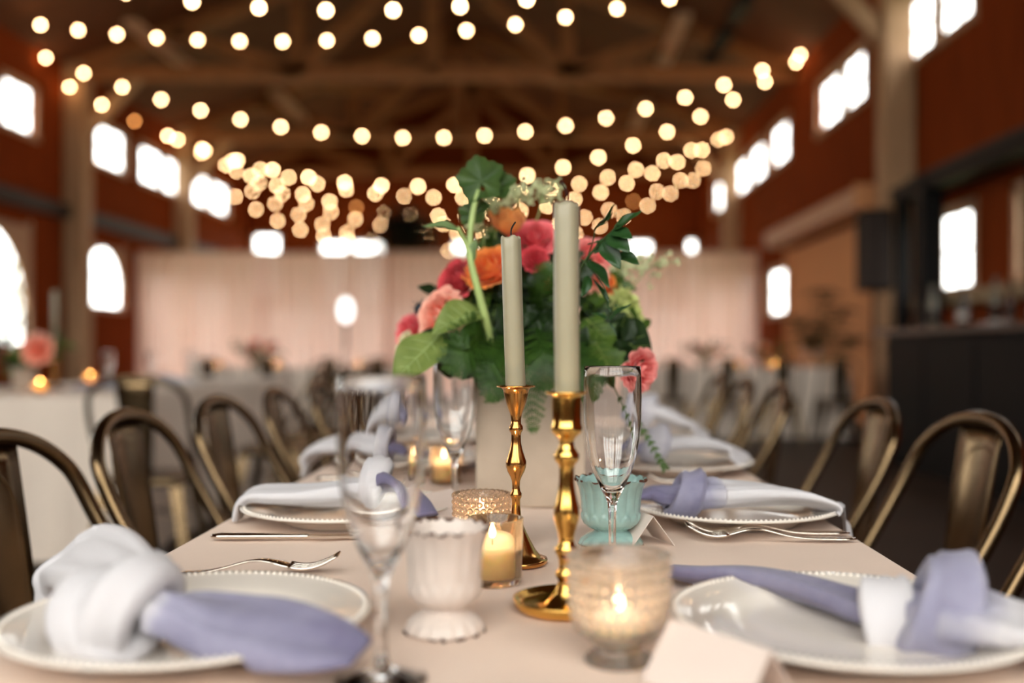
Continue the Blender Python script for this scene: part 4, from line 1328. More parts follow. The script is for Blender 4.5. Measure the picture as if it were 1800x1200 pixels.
FL_N = [0]
def face_quat(d):
    return Vector(d).normalized().to_track_quat('Z', 'Y')
def flower(name, label, pos, normal, R_, mt, layers=6, opening=0.5, H=None, ruff=0.08, group='blooms in the big arrangement', stem=True, cat='flower', per=None, calyx=True, vc=None):
    """rose or ranunculus: nested layers of separate petals"""
    FL_N[0] += 1
    R_ *= 0.80
    if H: H *= 0.9
    sd = FL_N[0] * 13
    o = thing(name, label, cat, pos, group=group)
    q = face_quat(normal)
    H = H or R_ * 1.15
    rn = random.Random(sd)
    for k in range(layers):
        f = k / max(1, layers - 1)
        rk = R_ * (0.16 + 0.78 * f ** 0.9)
        hk = H * (1.0 - 0.30 * f * opening)
        op = 0.62 + (0.55 + 0.75 * opening) * f
        n = per or (3 + k if k < 3 else 6)
        me = petal_mesh(rk, hk, op, R(62 if n <= 4 else 46), ruff * (0.5 + f), mt, sd + k)
        for i in range(n):
            ang = 2 * PI * i / n + k * 2.4 + rn.uniform(-0.15, 0.15)
            tiltq = Quaternion((0, 0, 1), ang) @ Quaternion((1, 0, 0), -R(4 + 26 * f * opening + rn.uniform(-5, 5)))
            put('petal', me, o, q @ Vector((0, 0, -H * 0.5 - 0.02 * R_ * k)), q @ tiltq)
    if calyx:
        me = MB()
        for i in range(5):
            t = 2 * PI * i / 5
            c, s_ = math.cos(t), math.sin(t)
            me.add([(0, 0, -H * 0.56), (R_ * .55 * math.cos(t - .4), R_ * .55 * math.sin(t - .4), -H * .40), (R_ * 0.9 * c, R_ * 0.9 * s_, -H * 0.18), (R_ * .55 * math.cos(t + .4), R_ * .55 * math.sin(t + .4), -H * .40)], [(0, 1, 2, 3)])
        me.build('calyx', G_mid, o, rot=q)
    if stem:
        a = q @ Vector((0, 0, -H * 0.5))
        tgt = (vc or VC) - Vector(pos)
        mid = a + (q @ Vector((0, 0, -1))) * (R_ * 1.2)
        mm = MB(); mm.tube(catmull([tuple(a), tuple(mid), tuple(mid.lerp(tgt, 0.6)), tuple(tgt)], 14), 0.0022 if R_ > 0.02 else 0.0012, 7); mm.build('stem', G_dstem, o)
    return o

def leaf_mesh(L, Wd, fold=0.25, curl=0.3, serr=0.0, lobes=0, mt=None, tipw=1.0, nm='leaf'):
    """blade along +Y from the origin, normal +Z"""
    nu, nv = (9, 15) if not lobes else (13, 21)
    m = MB()
    def fn(u, v):
        a = (u - 0.5) * 2
        w_ = Wd * (math.sin(PI * v ** (0.75 * tipw)) ** 0.8 if 0 < v < 1 else 0.0)
        if serr: w_ *= 1 + serr * (((v * 13) % 1) - 0.5) * abs(a)
        if lobes: w_ *= 1 + 0.35 * math.sin(v * PI * lobes * 2 - 0.6) * abs(a)
        x = a * w_
        z = fold * abs(x) - curl * L * v * v + 0.03 * L * math.sin(9 * v + 3 * a) * abs(a)
        z += 0.012 * L * math.cos(v * 40) * abs(a) * (1 - abs(a)) 
        return (x, L * v, z)
    m.grid(nu, nv, fn)
    return m.mesh(nm, mt)
def orient(d, up):
    """rotation taking +Y to d and +Z towards up"""
    y = Vector(d).normalized()
    z = Vector(up) - y * Vector(up).dot(y)
    if z.length < 1e-4: z = y.orthogonal()
    z.normalize()
    x = y.cross(z)
    return Matrix(((x.x, y.x, z.x), (x.y, y.y, z.y), (x.z, y.z, z.z))).to_quaternion()
TOCAM = Vector((0, -1, 0.15))

# big blooms
F = flower
F('coral_rose', 'coral pink rose right of the short taper top, under the apricot ranunculus', at(938, 416, 1.43), (-0.1, -0.8, 0.55), 0.033, C_coral, 6, 0.6)
F('apricot_ranunculus', 'small apricot ranunculus bud on top of the arrangement', at(893, 390, 1.40), (0.1, -0.45, 0.85), 0.027, C_apri, 5, 0.15, H=0.040)
F('orange_ranunculus', 'large orange ranunculus left of the short taper', at(858, 466, 1.37), (-0.35, -0.75, 0.65), 0.035, C_orange, 7, 0.5)
F('crimson_rose', 'crimson rose left of the large orange ranunculus', at(800, 490, 1.39), (-0.55, -0.75, 0.35), 0.030, C_crim, 6, 0.45)
F('peach_rose', 'peach garden rose above the big pale leaf on the left', at(768, 556, 1.37), (-0.55, -0.8, 0.15), 0.037, C_peach, 7, 0.7)
F('crimson_rose', 'small crimson bloom below the coral rose, between the tapers', at(940, 455, 1.40), (0.0, -0.9, 0.3), 0.019, C_crim, 4, 0.4)
F('crimson_rose', 'dark crimson bloom deep in the greenery between the tapers', at(968, 515, 1.46), (0.2, -0.9, 0.2), 0.020, C_crim, 4, 0.4)
F('pink_rose', 'pink rose behind the ruscus sprig on the right', at(1044, 448, 1.50), (0.4, -0.8, 0.4), 0.030, C_pink, 6, 0.6)
F('peach_rose', 'pale peach rose under the ruscus sprig', at(1048, 486, 1.49), (0.4, -0.9, 0.1), 0.022, C_peach, 5, 0.6)
F('orange_ranunculus', 'small orange ranunculus right of the tall taper', at(1072, 500, 1.50), (0.7, -0.7, 0.2), 0.017, C_orange, 5, 0.5)
F('chartreuse_ranunculus', 'chartreuse ranunculus at the right side of the arrangement', at(1106, 545, 1.44), (0.75, -0.6, 0.3), 0.034, C_green, 6, 0.55, ruff=0.16)
F('chartreuse_ranunculus', 'smaller chartreuse bloom half hidden right of the tall taper', at(1066, 540, 1.47), (0.3, -0.85, 0.4), 0.022, C_green, 5, 0.5, ruff=0.16)
F('pink_rose', 'drooping pink rose behind the rim of the sharp flute', at(1132, 652, 1.27), (0.55, -0.75, -0.1), 0.025, C_pink, 6, 0.65)
F('coral_rose', 'blurred coral bloom at the far left of the arrangement', at(716, 580, 1.56), (-0.6, -0.7, 0.3), 0.025, C_coral, 4, 0.5)
F('cream_rose', 'cream bud at the far left behind the big pale leaf', at(712, 606, 1.48), (-0.7, -0.6, 0.3), 0.021, C_cream, 4, 0.3)
F('cream_rose', 'small cream bloom behind the tall taper', at(1030, 470, 1.55), (0.2, -0.8, 0.6), 0.020, C_cream, 4, 0.5)

# dark thistle at the left
t = thing('thistle_head', 'small dark thistle beside the peach rose', 'flower', at(739, 543, 1.42), group='blooms in the big arrangement')
m = MB()
rn = random.Random(4)
for i in range(60):
    d = Vector((rn.gauss(0, 1), rn.gauss(0, 1), rn.gauss(0, 1))).normalized()
    s_ = d.orthogonal().normalized() * 0.0011
    m.add([d * 0.004 + s_, d * 0.004 - s_, d * rn.uniform(0.012, 0.020)], [(0, 1, 2)])
m.build('spines', leaf_mat('thistle_blue', (30, 40, 48), (52, 62, 72)), t, smooth=False)
m = MB(); m.sphere((0, 0, 0), 0.009, 12, 8); m.build('head', leaf_mat('thistle_blue', (30, 40, 48), (52, 62, 72)), t)
m = MB(); m.tube([(0, 0, 0), (0.06, 0.0, -0.03), tuple(VC - t.location)], 0.0013, 6); m.build('stem', G_dstem, t)

# tall pale stem with lobed leaf
ts = thing('geranium_stem', 'thick pale stem with a lobed leaf rising above the whole arrangement', 'foliage', at(858, 590, 1.31), group='foliage in the big arrangement')
org = ts.location.copy()
def rel(x, y, d): return tuple(at(x, y, d) - org)
m = MB(); m.tube(catmull([rel(866, 640, 1.36), rel(857, 575, 1.32), rel(843, 520, 1.31), rel(828, 460, 1.31), rel(826, 420, 1.315), rel(832, 370, 1.32), rel(842, 335, 1.33)], 34), [0.0062 - 0.0028 * i / 33 for i in range(34)], 10); m.build('stem', G_stem, ts)
m = MB(); m.tube(catmull([rel(828, 452, 1.31), rel(818, 425, 1.31), rel(805, 400, 1.30)], 12), [0.004 - 0.0015 * i / 11 for i in range(12)], 8); m.build('side_stem', G_stem, ts)
def lobed(Rl, mt, n=5, cup=0.3):
    m = MB()
    N = 60
    def fn(u, v):
        t = (u - 0.5) * 2 * PI * 0.93
        rr = Rl * v * (0.90 + 0.10 * math.cos(n * t) + 0.035 * math.cos(n * 3 * t))
        return (rr * math.sin(t), rr * math.cos(t), cup * rr * rr / Rl + 0.10 * Rl * v * math.cos(n * t + PI))
    m.grid(N, 7, fn)
    return m.mesh('leaf', mt)
ll = lobed(0.037, G_sage)
G_ger = leaf_mat('geranium_leaf', (48, 74, 34), (78, 102, 50), 0.35)
ll = lobed(0.034, G_ger)
put('leaf', ll, ts, rel(846, 318, 1.33), orient((-0.2, 0.2, 1), (-0.2, -0.9, 0.4)))
put('leaf', ll, ts, rel(872, 330, 1.335), orient((1, 0, 0.25), (0.1, -0.8, 0.6)), (0.85, 0.85, 0.85))
ls = leaf_mesh(0.045, 0.012, 0.3, 0.25, 0, 0, G_sage)
put('leaf', ls, ts, rel(806, 405, 1.30), orient((-1, -0.2, 0.35), (0.2, -0.5, 0.9)))
put('leaf', ll, ts, rel(835, 375, 1.34), orient((0.1, 0.5, 1), (-0.3, -0.9, 0.2)), (0.7, 0.7, 0.7))
put('leaf', ls, ts, rel(828, 462, 1.31), orient((0.1, -0.3, 1), (-0.5, -0.9, 0)), (0.7, 0.7, 0.7))

# big single leaves
def one_leaf(label, base, tipp, up, Wd, mt, fold=0.25, curl=0.1, serr=0.05, lobes=0):
    base = Vector(base); tipp = Vector(tipp)
    o = thing('broad_leaf', label, 'leaf', base, group='foliage in the big arrangement')
    L = (tipp - base).length
    q = orient(tipp - base, up)
    put('blade', leaf_mesh(L, Wd, fold, curl, serr, lobes, mt, nm='blade'), o, (0, 0, 0), q)
    mm = MB()
    pts = [q @ Vector((0, L * v, -curl * L * v * v + 0.0012)) for v in [i / 10 for i in range(11)]]
    mm.tube([tuple(p) for p in pts], [0.0013 - 0.0009 * i / 10 for i in range(11)], 6)
    for s_ in (-1, 1):
        for v in (0.2, 0.36, 0.52, 0.68):
            a = q @ Vector((0, L * v, -curl * L * v * v + 0.0010))
            w1 = Wd * 0.8 * math.sin(PI * (v + 0.14) ** 0.75) ** 0.8
            b_ = q @ Vector((s_ * w1, L * (v + 0.14), fold * w1 - curl * L * (v + .14) ** 2 + 0.0008))
            mm.tube([tuple(a), tuple(a.lerp(b_, 0.5)), tuple(b_)], [0.0008, 0.0006, 0.0003], 5)
    mm.build('veins', G_light if mt in (G_dark, G_mid) else G_stem, o)
    mm = MB(); e_ = VC - base
    mm.tube([(0, 0, 0), tuple(e_ * 0.5 + Vector((0, 0, 0.008))), tuple(e_)], 0.0016, 6); mm.build('stalk', G_dstem, o)
    return o
one_leaf('big pale green leaf pointing down left beside the rear flute', at(775, 588, 1.32), at(690, 668, 1.27), (-0.25, -1.0, 0.45), 0.032, G_light, 0.15, 0.06)
one_leaf('pale folded leaf just under the crimson rose', at(846, 548, 1.33), at(762, 572, 1.28), (0.1, -0.75, 0.8), 0.026, G_light, 0.5, 0.18)
one_leaf('dark leaf hanging behind the rear flute rim', at(785, 585, 1.35), at(790, 665, 1.33), (-0.1, -1, 0.2), 0.026, G_dark, 0.2, 0.05)
one_leaf('broad dark leaf at the right, above the drooping rose', at(1060, 570, 1.42), at(1140, 625, 1.33), (0.1, -1.0, 0.25), 0.036, G_dark, 0.15, 0.08)
one_leaf('dark leaf tilted up behind the chartreuse bloom', at(1075, 620, 1.40), at(1100, 555, 1.37), (0.2, -1.0, 0.0), 0.024, G_dark, 0.2, 0.05)
one_leaf('toothed mid green leaf right of the tall taper base', at(1040, 590, 1.36), at(1080, 660, 1.30), (0.1, -1, 0.4), 0.026, G_mid, 0.2, 0.1, 0.3, 2)
one_leaf('toothed green leaf tucked right behind the tall taper', at(1030, 560, 1.38), at(1075, 605, 1.34), (0.0, -1, 0.5), 0.022, G_mid, 0.2, 0.1, 0.3, 2)
one_leaf('dark leaf behind the short taper', at(880, 490, 1.42), at(862, 575, 1.36), (-0.2, -1, 0.2), 0.030, G_dark, 0.2, 0.1)
one_leaf('mid green leaf left of the short taper', at(850, 500, 1.41), at(832, 560, 1.36), (-0.3, -1, 0.1), 0.022, G_mid, 0.2, 0.1)
one_leaf('small dark leaf under the broad pale one', at(770, 575, 1.36), at(750, 620, 1.33), (-0.3, -1, 0.1), 0.020, G_dark, 0.2, 0.1)

# ruscus sprig with separate glossy leaves, right of the tall taper
rs = thing('ruscus_sprig', 'glossy dark ruscus sprig jutting out right of the tall taper', 'foliage', at(1020, 470, 1.20), group='foliage in the big arrangement')
org = rs.location.copy()
m = MB(); m.tube(catmull([tuple(VC + Vector((0.02, -0.03, 0.05)) - org), rel(1008, 520, 1.28), rel(1022, 470, 1.2), rel(1052, 430, 1.165), rel(1078, 405, 1.15), rel(1086, 392, 1.145)], 26), [0.0022 - 0.0010 * i / 25 for i in range(26)], 7); m.build('stem', G_ruscus, rs)
m = MB(); m.tube(catmull([rel(1030, 460, 1.19), rel(1042, 425, 1.17), rel(1048, 400, 1.16), rel(1062, 393, 1.155)], 14), 0.0008, 6); m.build('side_stem', G_ruscus, rs)
m = MB(); m.tube(catmull([rel(1022, 455, 1.19), rel(1045, 480, 1.18), rel(1062, 505, 1.17), rel(1070, 525, 1.165)], 14), 0.0008, 6); m.build('side_stem', G_ruscus, rs)
rl = leaf_mesh(0.042, 0.0105, 0.25, 0.08, 0, 0, G_ruscus, 0.9)
rl2 = leaf_mesh(0.042, 0.0100, 0.35, -0.10, 0, 0, G_ruscus, 0.9)
def rleaf(b_, e_, sc=1.0, up=TOCAM, me=rl, wsc=1.0):
    B = at(*b_); E = at(*e_)
    L = (E - B).length
    put('leaf', me, rs, B - org, orient(E - B, up), (L / 0.042 * wsc, L / 0.042, L / 0.042))
rleaf((1078, 404, 1.15), (1131, 374, 1.14), up=(0.2, -0.6, 0.8), me=rl2, wsc=0.85)
rleaf((1078, 405, 1.15), (1111, 416, 1.13), up=(0.1, -0.9, 0.5), wsc=1.3)
rleaf((1070, 412, 1.15), (1107, 440, 1.13), up=(0.0, -0.95, 0.3), wsc=1.25)
rleaf((1060, 425, 1.16), (1090, 470, 1.14), up=(-0.1, -0.95, 0.3), wsc=1.1)
rleaf((1088, 445, 1.16), (1124, 462, 1.15), up=(0.1, -0.8, 0.7), wsc=1.4)
rleaf((1066, 420, 1.17), (1044, 446, 1.17), up=(0.2, -0.9, 0.2))
rleaf((1048, 400, 1.16), (1082, 362, 1.15), up=(0.8, -0.4, 0.4), wsc=0.5)
rleaf((1062, 394, 1.155), (1078, 372, 1.15), up=(0.8, -0.4, 0.2), wsc=0.4)
rleaf((1036, 430, 1.18), (1052, 423, 1.16), up=(0.0, -0.6, 0.8), wsc=1.2)
rleaf((1034, 458, 1.185), (1074, 502, 1.165), up=(0.5, -0.8, 0.4), wsc=0.85)
rleaf((1036, 485, 1.185), (1024, 520, 1.17), up=(0.4, -0.9, 0.1), wsc=0.9)
rleaf((1042, 490, 1.185), (1078, 545, 1.17), up=(0.8, -0.5, 0.3), wsc=0.45)
rleaf((1070, 563, 1.20), (1106, 532, 1.18), up=(0.3, -0.7, 0.7), wsc=0.5)
rleaf((1068, 560, 1.20), (1040, 548, 1.2), up=(0.1, -0.6, 0.8), wsc=0.8)
rleaf((1070, 566, 1.2), (1086, 590, 1.19), up=(0.5, -0.8, 0.2), wsc=0.3)

# feathery fern fronds
def frond(label, pts, wid, dens, seed, mt=None, rad=0.0009):
    rn = random.Random(seed)
    base = Vector(pts[0])
    o = thing('fern_frond', label, 'foliage', base, group='fern fronds in the big arrangement')
    P = [Vector(p) - base for p in catmull([tuple(p) for p in pts], dens)]
    m = MB(); m.tube([tuple(p) for p in P], [rad * (1 - 0.7 * i / dens) + 0.0002 for i in range(dens)], 5); m.build('stem', G_fern, o)
    m = MB()
    for i in range(2, dens):
        f = i / dens
        tg = (P[i] - P[i - 1]).normalized()
        sd = tg.cross(Vector((0, -1, 0.1)))
        if sd.length < 0.1: sd = tg.cross(Vector((1, 0, 0)))
        sd.normalize()
        nrm = sd.cross(tg)
        for s_ in (-1, 1):
            Lb = wid * (math.sin(PI * (0.12 + 0.86 * f)) ** 0.8) * rn.uniform(0.75, 1.1)
            d = (sd * s_ + tg * 0.75 + nrm * rn.uniform(-0.25, 0.25)).normalized()
            nn = max(3, int(Lb / 0.0030))
            for k in range(nn):
                c = P[i] + d * (Lb * k / nn)
                for s2 in (-1, 1):
                    e = (d * 0.8 + tg * 0.3 + (tg.cross(nrm) * s2 if False else (d.cross(nrm)) * s2)).normalized()
                    ln = 0.0085 * (1 - 0.55 * k / nn) * rn.uniform(0.8, 1.2)
                    w_ = nrm.cross(e).normalized() * 0.0011
                    m.add([c - w_, c + w_, c + e * ln], [(0, 1, 2)])
    tag(m.build('needles', mt or G_fern, o, smooth=False), kind='stuff')
    return o
frond('feathery fern frond hanging over the vase front between the tapers', [at(905, 590, 1.36), at(920, 640, 1.31), at(932, 690, 1.30), at(937, 752, 1.30)], 0.026, 17, 1)
frond('feathery fern frond spreading behind the short taper', [at(900, 590, 1.36), at(880, 615, 1.31), at(862, 640, 1.29), at(852, 668, 1.29)], 0.036, 26, 2)
frond('feathery fern frond low on the left beside the rear flute', [at(870, 590, 1.36), at(838, 605, 1.30), at(812, 625, 1.28), at(795, 650, 1.28)], 0.036, 24, 3)
frond('feathery fern frond between the two tapers', [at(940, 560, 1.38), at(948, 600, 1.31), at(955, 640, 1.29), at(960, 680, 1.29)], 0.036, 24, 4)
frond('feathery fern frond behind the tall taper', [at(960, 560, 1.40), at(990, 600, 1.34), at(1010, 640, 1.32), at(1030, 670, 1.32)], 0.036, 24, 5)
frond('feathery fern frond curling up left of the short taper', [at(880, 590, 1.38), at(850, 590, 1.31), at(825, 580, 1.29), at(806, 600, 1.28)], 0.030, 22, 6)
frond('feathery fern frond reaching up between the tapers', [at(945, 560, 1.40), at(950, 520, 1.35), at(962, 490, 1.33), at(970, 470, 1.33)], 0.028, 22, 7)

frond('feathery fern frond over the vase lip, left of the short taper', [at(890, 610, 1.36), at(872, 640, 1.30), at(866, 672, 1.29), at(870, 700, 1.29)], 0.028, 22, 8)
frond('feathery fern frond over the vase lip, right of the tall taper', [at(1000, 600, 1.36), at(1024, 630, 1.30), at(1034, 660, 1.29), at(1030, 700, 1.29)], 0.030, 22, 9)
# trailing thin sprig over the right plates
tp = thing('trailing_sprig', 'thin trailing sprig hanging right of the sharp flute', 'foliage', at(1070, 690, 1.34), group='foliage in the big arrangement')
org = tp.location.copy()
pp = catmull([tuple(VC + Vector((0.03, -0.02, 0.04)) - org), rel(1050, 630, 1.36), rel(1085, 690, 1.33), rel(1118, 740, 1.33), rel(1142, 775, 1.33), rel(1160, 808, 1.33), rel(1168, 822, 1.33)], 40)
m = MB(); m.tube(pp, 0.0010, 6); m.build('stem', G_dstem, tp)
tl_ = leaf_mesh(0.009, 0.0019, 0.2, 0.1, 0, 0, G_mid)
rn = random.Random(9)
for i in range(14, 40, 2):
    p = Vector(pp[i]); tg = (Vector(pp[i]) - Vector(pp[i - 1])).normalized()
    for s_ in (-1, 1):
        d = tg + tg.cross(Vector((0, -1, 0))) * s_ * 0.9 + Vector((rn.uniform(-.3, .3), rn.uniform(-.5, .2), rn.uniform(-.2, .2)))
        put('leaf', tl_, tp, p, orient(d, TOCAM))

# leafy greenery filling the body of the arrangement
def sprig(label, base, tipp, mt, L, Wd, n, seed, fold=0.2):
    rn = random.Random(seed)
    base = Vector(base); tipp = Vector(tipp)
    o = thing('greenery_sprig', label, 'foliage', base, group='greenery filling the big arrangement')
    d = tipp - base
    bend = Vector((rn.uniform(-.012, .012), rn.uniform(-.01, .01), 0.012))
    P = [tuple(d * t_ + bend * math.sin(PI * t_)) for t_ in [i / 10 for i in range(11)]]
    m = MB(); m.tube(P, [0.0015 - 0.0008 * i / 10 for i in range(11)], 6); m.build('stem', G_dstem, o)
    me = leaf_mesh(L, Wd, fold, 0.15, 0.1, 0, mt)
    dn = d.normalized()
    for k in range(n):
        t_ = 0.15 + 0.85 * k / max(1, n - 1)
        p = d * t_ + bend * math.sin(PI * t_)
        az = k * 2.4 + rn.uniform(-.4, .4)
        o1 = dn.orthogonal().normalized(); o2 = dn.cross(o1)
        dd = dn * 0.6 + (o1 * math.cos(az) + o2 * math.sin(az)) * 0.9
        sc = rn.uniform(0.7, 1.15)
        put('leaf', me, o, p, orient(dd, TOCAM + Vector((rn.uniform(-.6, .6), 0, rn.uniform(-.3, .8)))), (sc, sc, sc))
    return o
spots = [
    ((900, 600, 1.44), (880, 520, 1.40), G_dark, 'behind the short taper'), ((930, 600, 1.45), (930, 500, 1.40), G_dark, 'between the tapers, tallest dark one'),
    ((955, 610, 1.46), (965, 530, 1.41), G_mid, 'between the tapers, mid green one'), ((985, 600, 1.47), (985, 440, 1.45), G_dark, 'tall behind the tall taper'),
    ((1010, 610, 1.46), (1040, 540, 1.42), G_mid, 'right of the tall taper, mid green'), ((1030, 620, 1.45), (1060, 570, 1.40), G_dark, 'right of the tall taper, dark'),
    ((1050, 630, 1.42), (1100, 600, 1.36), G_dark, 'low at the right'), ((870, 610, 1.43), (840, 560, 1.38), G_dark, 'left of the short taper'),
    ((850, 620, 1.41), (810, 590, 1.36), G_dark, 'low at the left'), ((990, 640, 1.42), (1000, 600, 1.37), G_dark, 'low behind the tall taper'),
    ((930, 630, 1.42), (920, 590, 1.36), G_dark, 'low behind the short taper'), ((960, 560, 1.50), (985, 400, 1.52), G_dark, 'rear, highest of the dark ones'),
    ((890, 540, 1.50), (860, 420, 1.50), G_mid, 'rear left, below the tall pale stem'), ((920, 520, 1.50), (905, 430, 1.50), G_dark, 'rear, under the apricot bud'),
    ((1030, 560, 1.52), (1090, 500, 1.52), G_mid, 'rear right'), ((820, 600, 1.48), (770, 520, 1.50), G_dark, 'rear left, behind the roses'),
    ((1060, 600, 1.46), (1110, 580, 1.44), G_mid, 'under the chartreuse bloom'), ((1000, 560, 1.44), (1010, 490, 1.40), G_dark, 'close behind the tall taper'),
    ((905, 630, 1.41), (885, 600, 1.35), G_dark, 'low left behind the short taper'), ((960, 600, 1.43), (950, 560, 1.38), G_dark, 'in the dark gap between the tapers'),
    ((870, 640, 1.40), (850, 640, 1.34), G_dark, 'at the vase lip on the left'), ((1000, 640, 1.40), (1020, 625, 1.34), G_dark, 'at the vase lip under the tall taper'),
    ((910, 570, 1.44), (905, 540, 1.39), G_dark, 'in the middle behind the short taper'),
    ((940, 640, 1.40), (965, 620, 1.34), G_dark, 'at the vase lip in the middle'), ((1020, 650, 1.40), (1060, 650, 1.34), G_mid, 'at the vase lip on the right'),
]
for k, (a, b_, mt, wh) in enumerate(spots):
    sprig('leafy sprig %s' % wh, at(*a), at(*b_), mt, 0.038, 0.012, 14, 100 + k)

# pale filler umbels
def umbel(label, base, top, r, seed, mt):
    rn = random.Random(seed)
    base = Vector(base); top = Vector(top)
    o = thing('filler_umbel', label, 'foliage', base, group='pale filler umbels')
    m = MB(); m.tube([(0, 0, 0), tuple((top - base) * 0.5 + Vector((0.004, 0, 0.004))), tuple(top - base)], 0.0010, 6); m.build('stem', G_stem, o)
    m = MB()
    for i in range(34):
        d = Vector((rn.gauss(0, 1), rn.gauss(0, 0.7), rn.gauss(0.3, 0.6))) * r * 0.5
        c = (top - base) + d
        for q in range(4):
            a = rn.uniform(0, 6.28)
            e1 = Vector((math.cos(a), 0.2, math.sin(a))) * 0.0038; e2 = Vector((-math.sin(a), 0.2, math.cos(a))) * 0.0022
            m.add([c, c + e1 + e2, c + e1 * 1.6, c + e1 - e2], [(0, 1, 2, 3)])
        m.tube([tuple(top - base), tuple(c)], 0.0003, 3, cap=False)
    tag(m.build('florets', mt, o, smooth=False), kind='stuff')
G_floret = leaf_mat('pale_floret', (168, 178, 128), (206, 208, 164), 0.3, 0.7)
for k, (a, b_, r, l_) in enumerate([((900, 420, 1.42), (912, 345, 1.42), .034, 'pale umbel at the top, right of the lobed leaf'), ((930, 420, 1.44), (955, 340, 1.45), .026, 'pale umbel at the top right, over the bulbs'),
                                    ((870, 420, 1.40), (866, 368, 1.40), .026, 'pale umbel left of the apricot bud'), ((1080, 540, 1.5), (1140, 470, 1.52), .038, 'pale umbel at the right, beyond the ruscus'),
                                    ((1050, 540, 1.5), (1090, 470, 1.52), .028, 'pale umbel behind the ruscus leaves'), ((850, 450, 1.42), (842, 395, 1.42), .022, 'pale umbel beside the thick pale stem')]):
    umbel(l_, at(*a), at(*b_), r, 40 + k, G_floret)
# ================================================================ FURTHER TABLES
def small_arrangement(loc, label, wide, mts, seed, hgt=0.26, vase_m=None, n=9, group='centrepieces on further tables'):
    rn = random.Random(seed)
    v = thing('flower_vase', 'low vase under ' + label, 'vase', loc, group='vases on further tables')
    m = MB(); m.lathe([(0, 0), (0.05, 0), (0.055, 0.02), (0.06, 0.12), (0.057, 0.12), (0.052, 0.02), (0, 0.01)], 20); m.build('vase_body', vase_m or M_conc, v)
    vc = Vector(loc) + Vector((0, 0, 0.08))
    names = {C_coral: 'coral rose', C_crim: 'crimson rose', C_orange: 'orange ranunculus', C_peach: 'peach rose', C_pink: 'pink rose', C_cream: 'cream rose'}
    for i in range(n):
        a = 2 * PI * i / n + rn.uniform(-.3, .3)
        rr = rn.uniform(0.3, 1.0) * wide * 0.5
        p = Vector(loc) + Vector((rr * math.cos(a), rr * math.sin(a) * 0.7, 0.14 + (hgt - 0.14) * rn.uniform(0.2, 1.0) * (1 - 0.5 * rr / wide)))
        mt = mts[i % len(mts)]
        F(names[mt].replace(' ', '_'), '%s bloom in %s, %s' % (names[mt], label, ['right', 'upper right', 'rear right', 'rear', 'rear left', 'left', 'front left', 'front', 'front right'][i]), p, (p - vc).normalized() + Vector((0, -0.5, 0.1)), rn.uniform(0.03, 0.045), mt, 3, 0.5, group='blooms in ' + label, vc=vc, per=5)
    for i in range(8):
        a = 2 * PI * i / 8 + 0.2
        tipp = Vector(loc) + Vector((wide * 0.62 * math.cos(a), wide * 0.5 * math.sin(a), 0.14 + 0.13 * rn.random()))
        o = sprig('leafy sprig in %s, %s side' % (label, ['right', 'rear right', 'rear', 'rear left', 'left', 'front left', 'front', 'front right'][i]), vc, tipp, G_dark if i % 2 else G_mid, 0.06, 0.018, 8, seed * 9 + i)
        o['group'] = 'greenery in ' + label
small_arrangement((-2.52, 4.85, TZ + 0.001), 'the left table centrepiece with a large coral bloom', 0.30, [C_peach, C_coral, C_cream], 3, 0.24, n=7)
F('coral_rose', 'large coral bloom facing the camera on the left table', at(64, 612, 4.72), (0.1, -1, 0.2), 0.068, C_peach, 5, 0.6, group='blooms on the left table', vc=Vector((-2.52, 4.85, TZ + .08)))
small_arrangement((-3.08, 10.75, TZ + 0.001), 'the far left centrepiece of crimson blooms', 0.42, [C_crim, C_coral, C_orange], 5, 0.30)
small_arrangement((1.75, 10.75, TZ + 0.001), 'the far right centrepiece, nearer the middle', 0.42, [C_crim, C_peach, C_orange], 6, 0.26)
small_arrangement((2.45, 10.75, TZ + 0.001), 'the far right centrepiece, nearer the wall', 0.42, [C_orange, C_crim, C_cream], 7, 0.26)

M_flame2 = emit_mat('far_flame', (1.0, 0.46, 0.12), 190.0)
def far_votive(x, y, label, z=TZ + 0.001, big=1.0):
    o = thing('tealight_votive', label, 'votive', (x, y, z), group='votives on further tables')
    m = MB(); m.lathe([(0, 0), (0.028, 0), (0.031, 0.06), (0.029, 0.06), (0.026, 0.005), (0, 0.005)], 20); m.build('glass', M_amber, o)
    m = MB(); m.lathe([(0, 0.006), (0.022, 0.006), (0.022, 0.028), (0, 0.028)], 16); m.build('wax', M_vwax, o)
    m = MB(); m.lathe([(0, 0.030), (0.006, 0.034), (0.009, 0.042), (0.006, 0.053), (0, 0.066)], 10); m.build('flame', M_flame2, o)
far_votive(-2.33, 4.62, 'lit tealight at the front of the left table')
far_votive(-2.68, 5.9, 'lit tealight behind the flowers on the left table')
for x, l_ in ((-3.42, 'lit tealight left of the far crimson centrepiece'), (-2.92, 'lit tealight right of the far crimson centrepiece, first of a pair'), (-2.80, 'lit tealight right of the far crimson centrepiece, second of a pair'), (-1.93, 'lit tealight at the right end of the far left table'),
              (1.36, 'lit tealight at the left end of the far right table'), (1.93, 'lit tealight in the middle of the far right table, left of two'), (2.09, 'lit tealight in the middle of the far right table, right of two'), (2.41, 'lit tealight before the last centrepiece by the wall'), (2.47, 'lit tealight just right of the last centrepiece by the wall')):
    far_votive(x, 10.52, l_)
